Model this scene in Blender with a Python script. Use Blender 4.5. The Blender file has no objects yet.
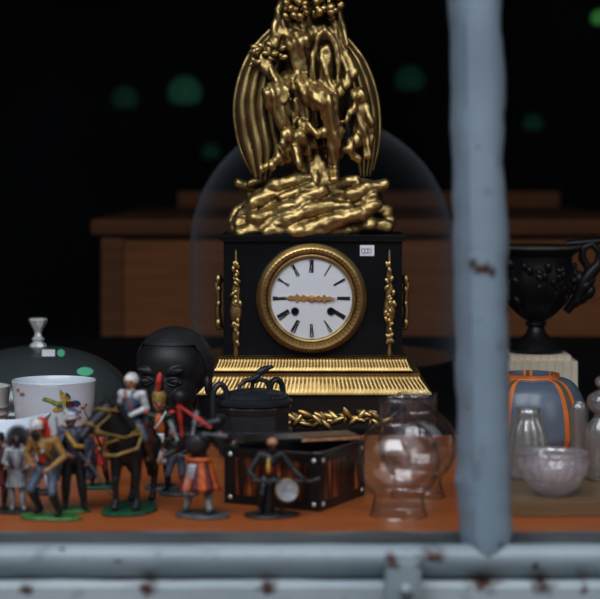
import bpy, bmesh, math, random
import numpy as np
from mathutils import Vector, Matrix, noise, Euler
random.seed(7)
PI = math.pi
scene = bpy.context.scene
COL = scene.collection
HC = 0.30            # eye height above the display shelf
K = 2.0              # depths d below are written in half metres: y = K*d
F = 900.0            # focal length in pixels per half metre (K*F pixels in all)
HY = 170.0           # horizon row

def P(px, py, d):
    return Vector(((px-300)*d/F, d, HC-(py-HY)*d/F))
def GX(px, d):
    return (px-300)*d/F

# ------------------------------------------------------------------ materials
def nt(m):
    m.use_nodes = True
    t = m.node_tree
    t.nodes.clear()
    return t, t.nodes, t.links

def mat(name, c1, c2=None, rough=0.5, metal=0.0, scale=20.0, bump=0.0, bscale=None, stretch=None, spec=0.5, cavity=None, coat=0.0, contrast=0.5, aod=.022, emit=None, estr=0.0):
    m = bpy.data.materials.new(name)
    t, N, L = nt(m)
    out = N.new('ShaderNodeOutputMaterial')
    b = N.new('ShaderNodeBsdfPrincipled')
    L.new(b.outputs[0], out.inputs[0])
    b.inputs['Roughness'].default_value = rough
    b.inputs['Metallic'].default_value = metal
    b.inputs['Specular IOR Level'].default_value = spec
    b.inputs['Coat Weight'].default_value = coat
    b.inputs['Coat Roughness'].default_value = 0.1
    c1 = (*c1, 1)
    c2 = (*c2, 1) if c2 else c1
    tc = N.new('ShaderNodeTexCoord')
    mp = N.new('ShaderNodeMapping')
    L.new(tc.outputs['Object'], mp.inputs[0])
    if stretch: mp.inputs['Scale'].default_value = stretch
    ns = N.new('ShaderNodeTexNoise')
    ns.inputs['Scale'].default_value = scale
    ns.inputs['Detail'].default_value = 5
    L.new(mp.outputs[0], ns.inputs['Vector'])
    rp = N.new('ShaderNodeValToRGB')
    rp.color_ramp.elements[0].position = 0.5-contrast*0.4
    rp.color_ramp.elements[1].position = 0.5+contrast*0.4
    rp.color_ramp.elements[0].color = c1
    rp.color_ramp.elements[1].color = c2
    L.new(ns.outputs['Fac'], rp.inputs[0])
    colout = rp.outputs[0]
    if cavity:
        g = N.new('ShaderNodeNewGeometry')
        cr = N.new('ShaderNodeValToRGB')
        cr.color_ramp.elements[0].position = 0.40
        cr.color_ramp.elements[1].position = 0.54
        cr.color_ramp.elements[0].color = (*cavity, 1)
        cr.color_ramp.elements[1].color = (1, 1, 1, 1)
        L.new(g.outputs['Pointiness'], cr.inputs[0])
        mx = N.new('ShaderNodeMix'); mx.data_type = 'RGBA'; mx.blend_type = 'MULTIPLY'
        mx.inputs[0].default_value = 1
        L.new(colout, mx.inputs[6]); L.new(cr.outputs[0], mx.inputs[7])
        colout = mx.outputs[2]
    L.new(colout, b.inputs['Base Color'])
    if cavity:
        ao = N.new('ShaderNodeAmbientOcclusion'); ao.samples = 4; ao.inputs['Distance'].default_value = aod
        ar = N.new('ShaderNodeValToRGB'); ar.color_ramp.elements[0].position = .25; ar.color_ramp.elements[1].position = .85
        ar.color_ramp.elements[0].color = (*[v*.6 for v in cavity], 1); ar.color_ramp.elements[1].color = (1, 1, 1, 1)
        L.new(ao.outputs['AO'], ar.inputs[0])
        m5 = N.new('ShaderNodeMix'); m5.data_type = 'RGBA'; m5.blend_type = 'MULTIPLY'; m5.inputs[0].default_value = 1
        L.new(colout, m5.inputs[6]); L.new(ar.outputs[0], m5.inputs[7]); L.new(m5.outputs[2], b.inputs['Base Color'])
    if bump:
        n2 = N.new('ShaderNodeTexNoise')
        n2.inputs['Scale'].default_value = bscale or scale*3
        n2.inputs['Detail'].default_value = 4
        L.new(mp.outputs[0], n2.inputs['Vector'])
        bp = N.new('ShaderNodeBump')
        bp.inputs['Strength'].default_value = bump
        bp.inputs['Distance'].default_value = 0.002
        L.new(n2.outputs['Fac'], bp.inputs['Height'])
        L.new(bp.outputs[0], b.inputs['Normal'])
    if emit:
        b.inputs['Emission Color'].default_value = (*emit, 1)
        b.inputs['Emission Strength'].default_value = estr
    return m

def glass(name, tint=(1, 1, 1), f0=0.05, f1=0.75, power=3.0, rough=0.02, haze=0.0, hazecol=(.8, .8, .85), bump=0.0, bscale=60, rimtint=None, rimhaze=0.0):
    m = bpy.data.materials.new(name)
    t, N, L = nt(m)
    out = N.new('ShaderNodeOutputMaterial')
    tr = N.new('ShaderNodeBsdfTransparent'); tr.inputs[0].default_value = (*tint, 1)
    gl = N.new('ShaderNodeBsdfGlossy'); gl.inputs['Roughness'].default_value = rough
    lw = N.new('ShaderNodeLayerWeight'); lw.inputs[0].default_value = 0.5
    pw = N.new('ShaderNodeMath'); pw.operation = 'POWER'; pw.inputs[1].default_value = power
    L.new(lw.outputs['Facing'], pw.inputs[0])
    mr = N.new('ShaderNodeMapRange'); mr.inputs['To Min'].default_value = f0; mr.inputs['To Max'].default_value = f1
    L.new(pw.outputs[0], mr.inputs['Value'])
    mx = N.new('ShaderNodeMixShader')
    L.new(mr.outputs[0], mx.inputs[0]); L.new(tr.outputs[0], mx.inputs[1]); L.new(gl.outputs[0], mx.inputs[2])
    if rimtint:
        rp = N.new('ShaderNodeValToRGB')
        rp.color_ramp.elements[0].color = (*tint, 1); rp.color_ramp.elements[0].position = 0.45
        rp.color_ramp.elements[1].color = (*rimtint, 1); rp.color_ramp.elements[1].position = 0.97
        L.new(lw.outputs['Facing'], rp.inputs[0]); L.new(rp.outputs[0], tr.inputs[0])
    last = mx
    if bump:
        n2 = N.new('ShaderNodeTexNoise'); n2.inputs['Scale'].default_value = bscale
        tc = N.new('ShaderNodeTexCoord'); L.new(tc.outputs['Object'], n2.inputs['Vector'])
        bp = N.new('ShaderNodeBump'); bp.inputs['Strength'].default_value = bump; bp.inputs['Distance'].default_value = 0.002
        L.new(n2.outputs['Fac'], bp.inputs['Height']); L.new(bp.outputs[0], gl.inputs['Normal']); L.new(bp.outputs[0], lw.inputs['Normal'])
    if haze:
        df = N.new('ShaderNodeBsdfDiffuse'); df.inputs[0].default_value = (*hazecol, 1)
        n3 = N.new('ShaderNodeTexNoise'); n3.inputs['Scale'].default_value = 6
        tc3 = N.new('ShaderNodeTexCoord'); L.new(tc3.outputs['Object'], n3.inputs['Vector'])
        m3 = N.new('ShaderNodeMapRange'); m3.inputs['From Min'].default_value = .3; m3.inputs['From Max'].default_value = .75
        m3.inputs['To Min'].default_value = haze*.45; m3.inputs['To Max'].default_value = haze*1.3
        L.new(n3.outputs['Fac'], m3.inputs['Value'])
        m2 = N.new('ShaderNodeMixShader')
        hz = m3.outputs[0]
        if rimhaze:
            rp2 = N.new('ShaderNodeMath'); rp2.operation = 'POWER'; rp2.inputs[1].default_value = 4.5
            L.new(lw.outputs['Facing'], rp2.inputs[0])
            ad = N.new('ShaderNodeMath'); ad.operation = 'MULTIPLY_ADD'; ad.inputs[1].default_value = rimhaze
            L.new(rp2.outputs[0], ad.inputs[0]); L.new(hz, ad.inputs[2]); hz = ad.outputs[0]
        L.new(hz, m2.inputs[0]); L.new(mx.outputs[0], m2.inputs[1]); L.new(df.outputs[0], m2.inputs[2])
        last = m2
    L.new(last.outputs[0], out.inputs[0])
    return m

def paint(name, spots, base=(.27, .33, .38), base2=(.36, .42, .47)):
    """weathered blue-grey gloss paint with rust spots at world (x, z, radius) positions"""
    m = mat(name, base, base2, rough=.42, scale=9, bump=.25, bscale=60)
    t = m.node_tree; N = t.nodes; L = t.links
    b = [n for n in N if n.type == 'BSDF_PRINCIPLED'][0]
    src = b.inputs['Base Color'].links[0].from_socket
    g = N.new('ShaderNodeNewGeometry')
    ns = N.new('ShaderNodeTexNoise'); ns.inputs['Scale'].default_value = 130; ns.inputs['Detail'].default_value = 4
    L.new(g.outputs['Position'], ns.inputs['Vector'])
    sep = N.new('ShaderNodeSeparateXYZ'); L.new(g.outputs['Position'], sep.inputs[0])
    comb = N.new('ShaderNodeCombineXYZ'); L.new(sep.outputs['X'], comb.inputs['X']); L.new(sep.outputs['Z'], comb.inputs['Z'])
    acc = None
    for (x, z, r, sx) in spots:
        vm = N.new('ShaderNodeVectorMath'); vm.operation = 'SUBTRACT'
        L.new(comb.outputs[0], vm.inputs[0]); vm.inputs[1].default_value = (x, 0, z)
        sc = N.new('ShaderNodeVectorMath'); sc.operation = 'MULTIPLY'; sc.inputs[1].default_value = (1/sx, 0, 1)
        L.new(vm.outputs[0], sc.inputs[0])
        ln = N.new('ShaderNodeVectorMath'); ln.operation = 'LENGTH'; L.new(sc.outputs[0], ln.inputs[0])
        ma = N.new('ShaderNodeMath'); ma.operation = 'MULTIPLY_ADD'
        L.new(ns.outputs['Fac'], ma.inputs[0]); ma.inputs[1].default_value = r*2.2; L.new(ln.outputs['Value'], ma.inputs[2])
        mr = N.new('ShaderNodeMapRange'); L.new(ma.outputs[0], mr.inputs['Value'])
        mr.inputs['From Min'].default_value = r*1.4; mr.inputs['From Max'].default_value = r*2.3
        mr.inputs['To Min'].default_value = 1; mr.inputs['To Max'].default_value = 0
        if acc is None: acc = mr.outputs[0]
        else:
            mxm = N.new('ShaderNodeMath'); mxm.operation = 'MAXIMUM'
            L.new(acc, mxm.inputs[0]); L.new(mr.outputs[0], mxm.inputs[1]); acc = mxm.outputs[0]
    # grime in streaks
    n4 = N.new('ShaderNodeTexNoise'); n4.inputs['Scale'].default_value = 45; n4.inputs['Detail'].default_value = 6
    L.new(g.outputs['Position'], n4.inputs['Vector'])
    r4 = N.new('ShaderNodeMapRange'); L.new(n4.outputs['Fac'], r4.inputs['Value'])
    r4.inputs['From Min'].default_value = .60; r4.inputs['From Max'].default_value = .74; r4.inputs['To Max'].default_value = .45
    mg = N.new('ShaderNodeMix'); mg.data_type = 'RGBA'; L.new(r4.outputs[0], mg.inputs[0])
    L.new(src, mg.inputs[6]); mg.inputs[7].default_value = (.10, .11, .12, 1)
    src = mg.outputs[2]
    if acc is not None:
        mx = N.new('ShaderNodeMix'); mx.data_type = 'RGBA'
        L.new(acc, mx.inputs[0]); L.new(src, mx.inputs[6]); mx.inputs[7].default_value = (.055, .022, .012, 1)
        src = mx.outputs[2]
    L.new(src, b.inputs['Base Color'])
    return m

def wood(name, c1, c2, axis=0, rough=.4, scale=6, spec=.5):
    st = [18, 18, 18]; st[axis] = 1.2
    return mat(name, c1, c2, rough=rough, scale=scale, stretch=tuple(st), bump=.12, contrast=.7, spec=spec)

M = {}
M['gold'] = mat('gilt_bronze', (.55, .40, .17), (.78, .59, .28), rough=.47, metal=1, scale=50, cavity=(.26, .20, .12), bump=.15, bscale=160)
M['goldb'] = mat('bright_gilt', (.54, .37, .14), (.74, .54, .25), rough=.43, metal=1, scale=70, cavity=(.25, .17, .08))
M['black'] = mat('black_slate', (.008, .008, .009), (.014, .014, .016), rough=.14, scale=12)
M['dial'] = mat('white_enamel', (.78, .80, .84), (.84, .85, .88), rough=.25, scale=8)
M['ink'] = mat('black_ink', (.012, .012, .018), rough=.5)
M['paper'] = mat('white_paper', (.82, .82, .86), (.88, .88, .9), rough=.8)
M['purple'] = mat('violet_ink', (.20, .16, .32), rough=.7)
M['shelf'] = wood('orange_brown_wood', (.30, .080, .020), (.45, .135, .036), 0, rough=.45)
M['chest'] = wood('old_brown_wood', (.19, .068, .021), (.38, .145, .048), 0, rough=.6, scale=4, spec=.25)
M['chest2'] = wood('dark_brown_wood', (.12, .045, .016), (.23, .085, .03), 0, rough=.6, spec=.2)
M['board'] = wood('pale_wood', (.13, .075, .036), (.22, .14, .075), 0, rough=.4)
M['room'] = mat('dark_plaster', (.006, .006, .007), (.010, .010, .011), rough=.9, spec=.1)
M['iron'] = mat('black_iron', (.012, .014, .018), (.028, .032, .04), rough=.42, scale=40, bump=.3, bscale=140)
M['ebony'] = mat('black_carved_wood', (.010, .010, .013), (.018, .018, .023), rough=.50, scale=25)
M['hairb'] = mat('black_carved_hair', (.014, .014, .016), (.026, .026, .030), rough=.55, scale=80)
M['silver'] = mat('dull_silver', (.10, .12, .125), (.14, .165, .17), rough=.22, metal=.5, scale=12)
M['silverb'] = mat('bright_silver', (.74, .74, .72), (.84, .84, .82), rough=.2, metal=.4, scale=30)
M['china'] = mat('white_porcelain', (.60, .65, .72), (.66, .71, .77), rough=.18, scale=8)
M['green_sticker'] = mat('mint_sticker', (.16, .62, .38), rough=.5)  # green reflections on the dish cover, painted as flat patches
M['pot'] = mat('blue_grey_glaze', (.10, .13, .18), (.15, .18, .23), rough=.22, scale=15)
M['orange'] = mat('orange_glaze', (.62, .16, .035), (.78, .24, .06), rough=.3, scale=60)
M['cream'] = mat('cream_marble', (.55, .47, .36), (.70, .62, .50), rough=.55, scale=18)
M['bronze'] = mat('dark_bronze', (.005, .005, .006), (.012, .011, .013), rough=.38, scale=25, metal=.3)
M['bronze_edge'] = mat('worn_bronze_edge', (.16, .14, .11), (.26, .22, .17), rough=.35, metal=.6, scale=40)  # paler tone for the urn rim
M['pane'] = glass('window_glass', f0=.012, f1=.6, power=4, haze=.003, hazecol=(.55, .6, .7))
M['globe'] = glass('clear_lamp_glass', tint=(.95, .955, .96), f0=.16, f1=.72, power=3, rimtint=(.50, .52, .55), haze=.012)
M['dome'] = glass('dome_glass', tint=(.96, .97, .98), f0=.015, f1=.45, power=5, rough=.1, haze=.010, hazecol=(.45, .52, .62), rimhaze=.75)
M['cut'] = glass('cut_glass', tint=(.93, .93, .945), f0=.20, f1=.85, power=2, rough=.04, bump=.15, bscale=60, rimtint=(.38, .38, .43), haze=.25, hazecol=(.78, .74, .80))
M['cutb'] = glass('cut_glass_dark', tint=(.86, .86, .87), f0=.20, f1=.85, power=2, rough=.04, bump=.2, bscale=70, rimtint=(.32, .32, .35), haze=.20, hazecol=(.7, .66, .62))
M['green_lamp'] = mat('green_lamp_glass', (.01, .05, .03), rough=.3, emit=(.05, .32, .18), estr=.09)
M['green_dim'] = mat('dim_green_lamp_glass', (.005, .03, .02), rough=.3, emit=(.03, .22, .14), estr=.06)
M['green_hot'] = mat('bright_green_lamp_glass', (.01, .06, .02), rough=.3, emit=(.12, .55, .14), estr=.22)
M['cord'] = mat('black_cord', (.004, .004, .004), rough=.9)
M['gilt_hand'] = mat('gilded_hand', (.70, .36, .13), (.8, .45, .18), rough=.4, metal=.6)
# toy paints
def tp(n, c, r=.45): 
    M[n] = mat('toy_paint_'+n, tuple(v*.62 for v in c), tuple(min(1, v*1.3+.004) for v in c), rough=r, scale=210, cavity=(.30, .26, .24), aod=.006, bump=.25, bscale=420)
for n, c in dict(red=(.50, .035, .02), orangep=(.62, .13, .02), mustard=(.36, .20, .05), yellow=(.58, .38, .06), bluegrey=(.10, .14, .21), blue=(.05, .09, .22),
                 violet=(.085, .08, .14), blackp=(.010, .010, .012), darkgreen=(.015, .028, .022), white=(.66, .66, .67), whitehair=(.74, .72, .68), skin=(.42, .20, .12), paleskin=(.50, .27, .18),
                 darkskin=(.035, .018, .012), brown=(.13, .05, .02), maroon=(.13, .018, .022), grassbase=(.06, .20, .05), darkgrass=(.015, .09, .045), greybase=(.09, .10, .11),
                 darkbase=(.025, .022, .022), silvergrey=(.34, .36, .38), charcoal=(.024, .023, .026), goldp=(.33, .21, .05), tan=(.48, .22, .12), horse=(.010, .011, .015), limeg=(.34, .42, .10), steel=(.12, .13, .15)).items():
    tp(n, c)

def tortoise():
    m = bpy.data.materials.new('tortoiseshell')
    t, N, L = nt(m)
    out = N.new('ShaderNodeOutputMaterial'); b = N.new('ShaderNodeBsdfPrincipled'); L.new(b.outputs[0], out.inputs[0])
    b.inputs['Roughness'].default_value = .16
    tc = N.new('ShaderNodeTexCoord'); mp = N.new('ShaderNodeMapping'); L.new(tc.outputs['Object'], mp.inputs[0])
    mp.inputs['Scale'].default_value = (1.6, 1.6, .22)
    ns = N.new('ShaderNodeTexNoise'); ns.inputs['Scale'].default_value = 62; ns.inputs['Detail'].default_value = 3; ns.inputs['Distortion'].default_value = .6
    L.new(mp.outputs[0], ns.inputs['Vector'])
    rp = N.new('ShaderNodeValToRGB'); e = rp.color_ramp.elements
    e[0].position = .41; e[0].color = (.012, .005, .003, 1); e[1].position = .72; e[1].color = (.85, .50, .18, 1)
    x = e.new(.53); x.color = (.14, .032, .008, 1); x = e.new(.61); x.color = (.38, .12, .025, 1)
    L.new(ns.outputs['Fac'], rp.inputs[0]); L.new(rp.outputs[0], b.inputs['Base Color'])
    return m
M['tort'] = tortoise()

# ------------------------------------------------------------------ mesh builder
class MB:
    def __init__(s, mx=None):
        s.bm = bmesh.new(); s.mx = mx or Matrix.Identity(4); s.cur = 0
    def _fin(s, vs, mx=None):
        if mx is not None:
            for v in vs: v.co = mx @ v.co
        return vs
    def grid(s, rows, closeu=False, mi=0, capa=False, capb=False):
        """rows: list of lists of points"""
        bm = s.bm
        vr = [[bm.verts.new(p) for p in r] for r in rows]
        n = len(vr[0])
        for i in range(len(vr)-1):
            for j in range(n if closeu else n-1):
                k = (j+1) % n
                try:
                    f = bm.faces.new((vr[i][j], vr[i][k], vr[i+1][k], vr[i+1][j])); f.material_index = mi(i, j) if callable(mi) else mi
                except ValueError: pass
        for c, r in ((capa, vr[0]), (capb, vr[-1])):
            if c:
                f = bm.faces.new(r); f.material_index = mi if not callable(mi) else 0
        return vr
    def box(s, c, size, rot=None, mi=0, bev=0.0):
        mx = Matrix.Translation(c) @ (Euler(rot).to_matrix().to_4x4() if rot else Matrix.Identity(4)) @ Matrix.Diagonal((*size, 1))
        r = bmesh.ops.create_cube(s.bm, size=1, matrix=mx)
        fs = set(f for v in r['verts'] for f in v.link_faces)
        for f in fs: f.material_index = mi
        if bev:
            es = list(set(e for v in r['verts'] for e in v.link_edges))
            bmesh.ops.bevel(s.bm, geom=es, offset=bev, segments=2, affect='EDGES', profile=.7)
    def ell(s, c, r, rot=None, mi=0, u=16, v=10):
        if not hasattr(r, '__len__'): r = (r, r, r)
        mx = Matrix.Translation(c) @ (Euler(rot).to_matrix().to_4x4() if rot else Matrix.Identity(4)) @ Matrix.Diagonal((*r, 1))
        q = bmesh.ops.create_uvsphere(s.bm, u_segments=u, v_segments=v, radius=1, matrix=mx)
        for f in set(f for w in q['verts'] for f in w.link_faces): f.material_index = mi
    def tube(s, pts, r, n=10, mi=0, closed=False, flat=1.0):
        pts = [Vector(p) for p in pts]
        if not hasattr(r, '__len__'): r = [r]*len(pts)
        rows = []; m = len(pts); up = None
        for i, p in enumerate(pts):
            a = pts[(i-1) % m] if (closed or i > 0) else p
            b = pts[(i+1) % m] if (closed or i < m-1) else p
            d = (b-a).normalized()
            if up is None:
                up = Vector((0, 0, 1)) if abs(d.z) < .9 else Vector((1, 0, 0))
            sd = d.cross(up).normalized(); up = sd.cross(d).normalized()
            rows.append([p + (sd*math.cos(2*PI*k/n)*flat + up*math.sin(2*PI*k/n))*r[i] for k in range(n)])
        if closed: rows.append(rows[0])
        s.grid(rows, True, mi, not closed, not closed)
    def cap(s, a, b, ra, rb, n=12, mi=0):
        """tapered capsule, closed"""
        a, b = Vector(a), Vector(b); d = (b-a); L = d.length
        if L < 1e-7: s.ell(a, max(ra, rb), mi=mi); return
        d /= L; up = Vector((0, 0, 1)) if abs(d.z) < .9 else Vector((1, 0, 0))
        sd = d.cross(up).normalized(); up = sd.cross(d).normalized()
        rows = []
        for k in range(1, 5):
            t = PI/2*k/5
            rows.append((a - d*ra*math.cos(t), ra*math.sin(t)))
        rows.append((a, ra)); rows.append((b, rb))
        for k in range(4, 0, -1):
            t = PI/2*k/5
            rows.append((b + d*rb*math.cos(t), rb*math.sin(t)))
        s.grid([[c + (sd*math.cos(2*PI*k/n) + up*math.sin(2*PI*k/n))*r for k in range(n)] for c, r in rows], True, mi, True, True)
    def lathe(s, prof, n=48, mx=None, mod=None, mi=0, sx=1, sy=1, c=(0, 0, 0)):
        rows = []
        c = Vector(c)
        for i, (r, z) in enumerate(prof):
            row = []
            for k in range(n):
                a = 2*PI*k/n
                q = max(r, 1e-5)*(mod(a, i, z) if mod else 1)
                v = Vector((q*math.cos(a)*sx, q*math.sin(a)*sy, z)) 
                row.append((mx @ v if mx else v) + c)
            rows.append(row)
        s.grid(rows, True, mi)
    def prism(s, outline, y0, y1, mi=0, mx=None):
        """outline in xz, extruded in y"""
        a = [Vector((x, y0, z)) for x, z in outline]; b = [Vector((x, y1, z)) for x, z in outline]
        if mx: a = [mx @ v for v in a]; b = [mx @ v for v in b]
        s.grid([a, b], True, mi, True, True)
    def build(s, name, m, parent=None, smooth=True, loc=None, angle=40):
        for v in s.bm.verts: v.co = s.mx @ v.co
        bmesh.ops.remove_doubles(s.bm, verts=s.bm.verts, dist=1e-7)
        bmesh.ops.recalc_face_normals(s.bm, faces=s.bm.faces)
        me = bpy.data.meshes.new(name); s.bm.to_mesh(me); s.bm.free()
        return link(name, me, m, parent, smooth, loc, angle)

def link(name, me, m, parent=None, smooth=True, loc=None, angle=40):
    for x in (m if isinstance(m, (list, tuple)) else [m]): me.materials.append(x)
    if smooth:
        me.shade_smooth()
        try: me.set_sharp_from_angle(angle=math.radians(angle))
        except Exception: pass
    o = bpy.data.objects.new(name, me); COL.objects.link(o)
    if parent is not None: o.parent = parent
    if loc is not None: o.location = loc
    return o

def thing(name, label, cat, loc=(0, 0, 0), rz=0, group=None):
    o = bpy.data.objects.new(name, None); COL.objects.link(o)
    o.empty_display_size = .02
    o.location = (loc[0], K*loc[1], loc[2]); o.rotation_euler = (0, 0, rz)
    o['label'] = label; o['category'] = cat
    if group: o['group'] = group
    return o
def tag(o, label, cat, group=None):
    o['label'] = label; o['category'] = cat
    if group: o['group'] = group
    return o
def struct(o):
    o['kind'] = 'structure'; return o
def fbm(v, k=3):
    return sum(noise.noise(Vector(v)*2**i)/2**i for i in range(k))

# blob: union of capsules / ellipsoids, voxel-remeshed into one continuous skin, coloured by nearest piece
def blob(name, prims, mats, voxel, parent=None, smooth=3, loc=None, disp=None):
    """prims: ('c', a, b, ra, rb, mi) or ('e', c, (rx,ry,rz), rot, mi)"""
    mb = MB()
    for p in prims:
        if p[0] == 'c': mb.cap(p[1], p[2], p[3], p[4])
        else: mb.ell(p[1], p[2], p[3], u=36, v=22)
    me = bpy.data.meshes.new('tmp'); bmesh.ops.recalc_face_normals(mb.bm, faces=mb.bm.faces); mb.bm.to_mesh(me); mb.bm.free()
    o = bpy.data.objects.new('tmp', me); COL.objects.link(o)
    r = o.modifiers.new('r', 'REMESH'); r.mode = 'VOXEL'; r.voxel_size = voxel
    if smooth:
        q = o.modifiers.new('s', 'SMOOTH'); q.factor = .5; q.iterations = smooth
    bpy.context.view_layer.update()
    dg = bpy.context.evaluated_depsgraph_get()
    nm = bpy.data.meshes.new_from_object(o.evaluated_get(dg))
    bpy.data.objects.remove(o); bpy.data.meshes.remove(me)
    nm.materials.clear()
    nm.name = name
    if disp:
        cos = [tuple(v.co + Vector(disp(v.co, v.normal))) for v in nm.vertices]
        nm.vertices.foreach_set('co', [x for c in cos for x in c]); nm.update()
    n = len(nm.polygons)
    if n and len(mats) > 1:
        cen = np.empty(n*3); nm.polygons.foreach_get('center', cen); cen = cen.reshape(-1, 3)
        best = np.full(n, 1e9); idx = np.zeros(n, dtype=np.int32)
        for p in prims:
            if p[0] == 'c':
                a = np.array(p[1]); b = np.array(p[2]); ab = b-a; L = max(ab@ab, 1e-12)
                t = np.clip(((cen-a)@ab)/L, 0, 1)
                d = np.linalg.norm(cen-(a+t[:, None]*ab), axis=1) - (p[3]*(1-t)+p[4]*t); mi = p[5]
            else:
                R = np.array(Euler(p[3] or (0, 0, 0)).to_matrix()); rr = np.array(p[2] if hasattr(p[2], '__len__') else [p[2]]*3)
                q = (cen-np.array(p[1]))@R
                k = np.linalg.norm(q/rr, axis=1); d = (k-1)*rr.min(); mi = p[4]
            w = d < best; best[w] = d[w]; idx[w] = mi
        nm.polygons.foreach_set('material_index', idx)
    return link(name, nm, mats, parent, True, loc, 180)

# ================================================================== SETTING
X0, X1 = -1.6, 1.9
def quadbox(name, lo, hi, m, kind=True, bev=0):
    mb = MB(); lo, hi = Vector(lo), Vector(hi)
    mb.box((lo+hi)/2, hi-lo, bev=bev)
    o = mb.build(name, m, smooth=False)
    if kind: struct(o)
    return o
YB = 7.6
quadbox('floor', (X0, 1.44, -.64), (X1, YB, -.60), M['room'])
quadbox('ceiling', (X0, 1.44, 2.0), (X1, YB, 2.04), M['room'])
quadbox('wall_back', (X0, YB, -.60), (X1, YB+.05, 2.0), M['room'])
quadbox('wall_left', (X0-.05, 1.44, -.60), (X0, YB, 2.0), M['room'])
quadbox('wall_right', (X1, 1.44, -.60), (X1+.05, YB, 2.0), M['room'])
quadbox('wall_front', (X0, 1.335, 1.5), (X1, 1.415, 2.0), M['room'])

# --- display shelf inside the window
mb = MB(); mb.box((.05, 1.73, -.01), (2.4, .62, .02), bev=.002)
tag(mb.build('display_shelf', M['shelf'], smooth=False), 'orange-brown wooden window shelf carrying the whole display', 'shelf')
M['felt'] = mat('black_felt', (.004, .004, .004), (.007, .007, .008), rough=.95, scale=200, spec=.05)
mb = MB(); mb.box((.05, 2.646, -.01), (2.4, 1.21, .02), bev=.002)  # flat black board added where the shelf lies in shadow
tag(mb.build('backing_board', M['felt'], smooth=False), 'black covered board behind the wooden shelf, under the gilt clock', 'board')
# support under the shelf
quadbox('wall_below_window', (X0, 1.42, -.60), (X1, 1.44, -.021), M['room'])

# --- lower window rail and sill (profile y,z swept along x)
def ry(y): return K*.68+(y-.68)
def sweep_x(name, prof, x0, x1, m, wob=0.0006, n=160, cap=True):
    mb = MB(); rows = []
    prof = [(ry(y), z_at(py, ry(y)/K)) for y, py in prof]
    for i in range(n+1):
        x = x0+(x1-x0)*i/n
        rows.append([Vector((x, y + wob*noise.noise((x*40, j*1.3, 3)), z + wob*1.5*noise.noise((x*25, j*.7, 9)))) for j, (y, z) in enumerate(prof)])
    mb.grid(rows, True, 0, True, True)
    return struct(mb.build(name, m, angle=35))
def z_at(py, d): return HC-(py-HY)*d/F
rust_rail = [(GX(433, .67), z_at(558, .67), .006, 2.0), (GX(393, .655), z_at(566, .655), .0045, 1.2), (GX(118, .67), z_at(563, .67), .002, 2), (GX(60, .67), z_at(552, .67), .0015, 2), (GX(537, .67), z_at(568, .67), .0025, 1)]
M['rail'] = paint('blue_grey_rail_paint', rust_rail, (.22, .265, .29), (.31, .355, .38))
prof = [(.735, 535), (.722, 531.5), (.714, 535), (.700, 544), (.694, 545.5)]
for k in range(0, 11):
    a = PI/2+PI*k/10
    prof.append((.680+.014*math.cos(a), 561.2-17.3*math.sin(a)))
prof += [(.70, 579), (.735, 579)]
sweep_x('trim_1', prof, X0, X1, M['rail'])
M['putty'] = paint('dirty_putty', [], (.045, .05, .052), (.10, .11, .115))  # putty bead, its dark tone painted in for its shadow line
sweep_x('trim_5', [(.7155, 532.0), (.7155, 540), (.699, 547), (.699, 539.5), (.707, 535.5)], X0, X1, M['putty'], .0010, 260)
rust_sill = [(GX(px, .655), z_at(py, .655), r, sx) for px, py, r, sx in ((488, 592, .0075, 1.7), (547, 597, .006, 1.6), (145, 597, .006, 1.3), (268, 597, .006, 1.2), (100, 590, .0015, 2), (590, 598, .004, 1), (400, 598, .005, 1.5), (20, 598, .004, 1.5))]
M['sill'] = paint('blue_grey_sill_paint', rust_sill, (.29, .33, .35), (.40, .43, .44))
sp = [(.735, 580), (.69, 580), (.668, 579.6), (.660, 583), (.656, 588), (.652, 640), (.735, 640)]
sweep_x('trim_2', sp, X0, X1, M['sill'])
quadbox('wall_outside', (X0, 1.34, -.80), (X1, 1.415, z_at(642, .666)), M['room'])

# --- mullion (upright bar), slightly leaning, with putty beads
M['bar'] = paint('blue_grey_bar_paint', [(GX(474, .67), z_at(265, .67), .0052, .8), (GX(479, .67), z_at(269, .67), .0054, .9), (GX(486, .67), z_at(270, .67), .0054, .9), (GX(493, .67), z_at(274, .67), .0052, .7), (GX(479, .67), z_at(147, .67), .0012, 1), (GX(470, .67), z_at(410, .67), .0012, 1), (GX(502, .67), z_at(548, .67), .003, 1)], (.215, .27, .325), (.29, .35, .41))
mb = MB(); rows = []
npt = 150; zb = z_at(570, .662); zt = 1.5
for i in range(npt+1):
    u = i/npt
    z = zb + (zt-zb)*u**1.6
    row_d = .67
    py = HY+(HC-z)*F/row_d
    cx = 485 + (py-300)*.017 if py > -60 else 485-360*.017
    cx = GX(cx, row_d)
    w = GX(300+21.5, row_d)                       # half width of the face
    t = max(0.0, min(1.0, (py-535)/35.0))         # tongue taper at the foot
    tw = 1-.42*t*t
    wb = .0013*noise.noise((z*22, 1, 0)) + .0007*noise.noise((z*70, 4, 0))
    wc = .0016*noise.noise((z*18, 7, 0)) + .0009*noise.noise((z*60, 2, 0))
    L0, R0 = -w*tw, w*tw
    row = [(cx+L0+wb*.3, .713), (cx+L0-.0045*tw+wb*2, .690), (cx+L0+.002+wb, .676), (cx+L0+.007, .668), (cx+L0+.012, .6665), (cx, .6655), (cx+R0-.012, .6665), (cx+R0-.006, .668), (cx+R0+.0005+wc, .676), (cx+R0+.0045*tw+wc*2, .690), (cx+R0+wc*.3, .713)]
    rows.append([Vector((x, ry(y), z)) for x, y in row])
mb.grid(rows, True, 0, True, True)
struct(mb.build('trim_3', M['bar'], angle=40))
# top rail
quadbox('trim_4', (X0, 1.34, 1.46), (X1, 1.415, 1.5), M['rail'])
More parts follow.
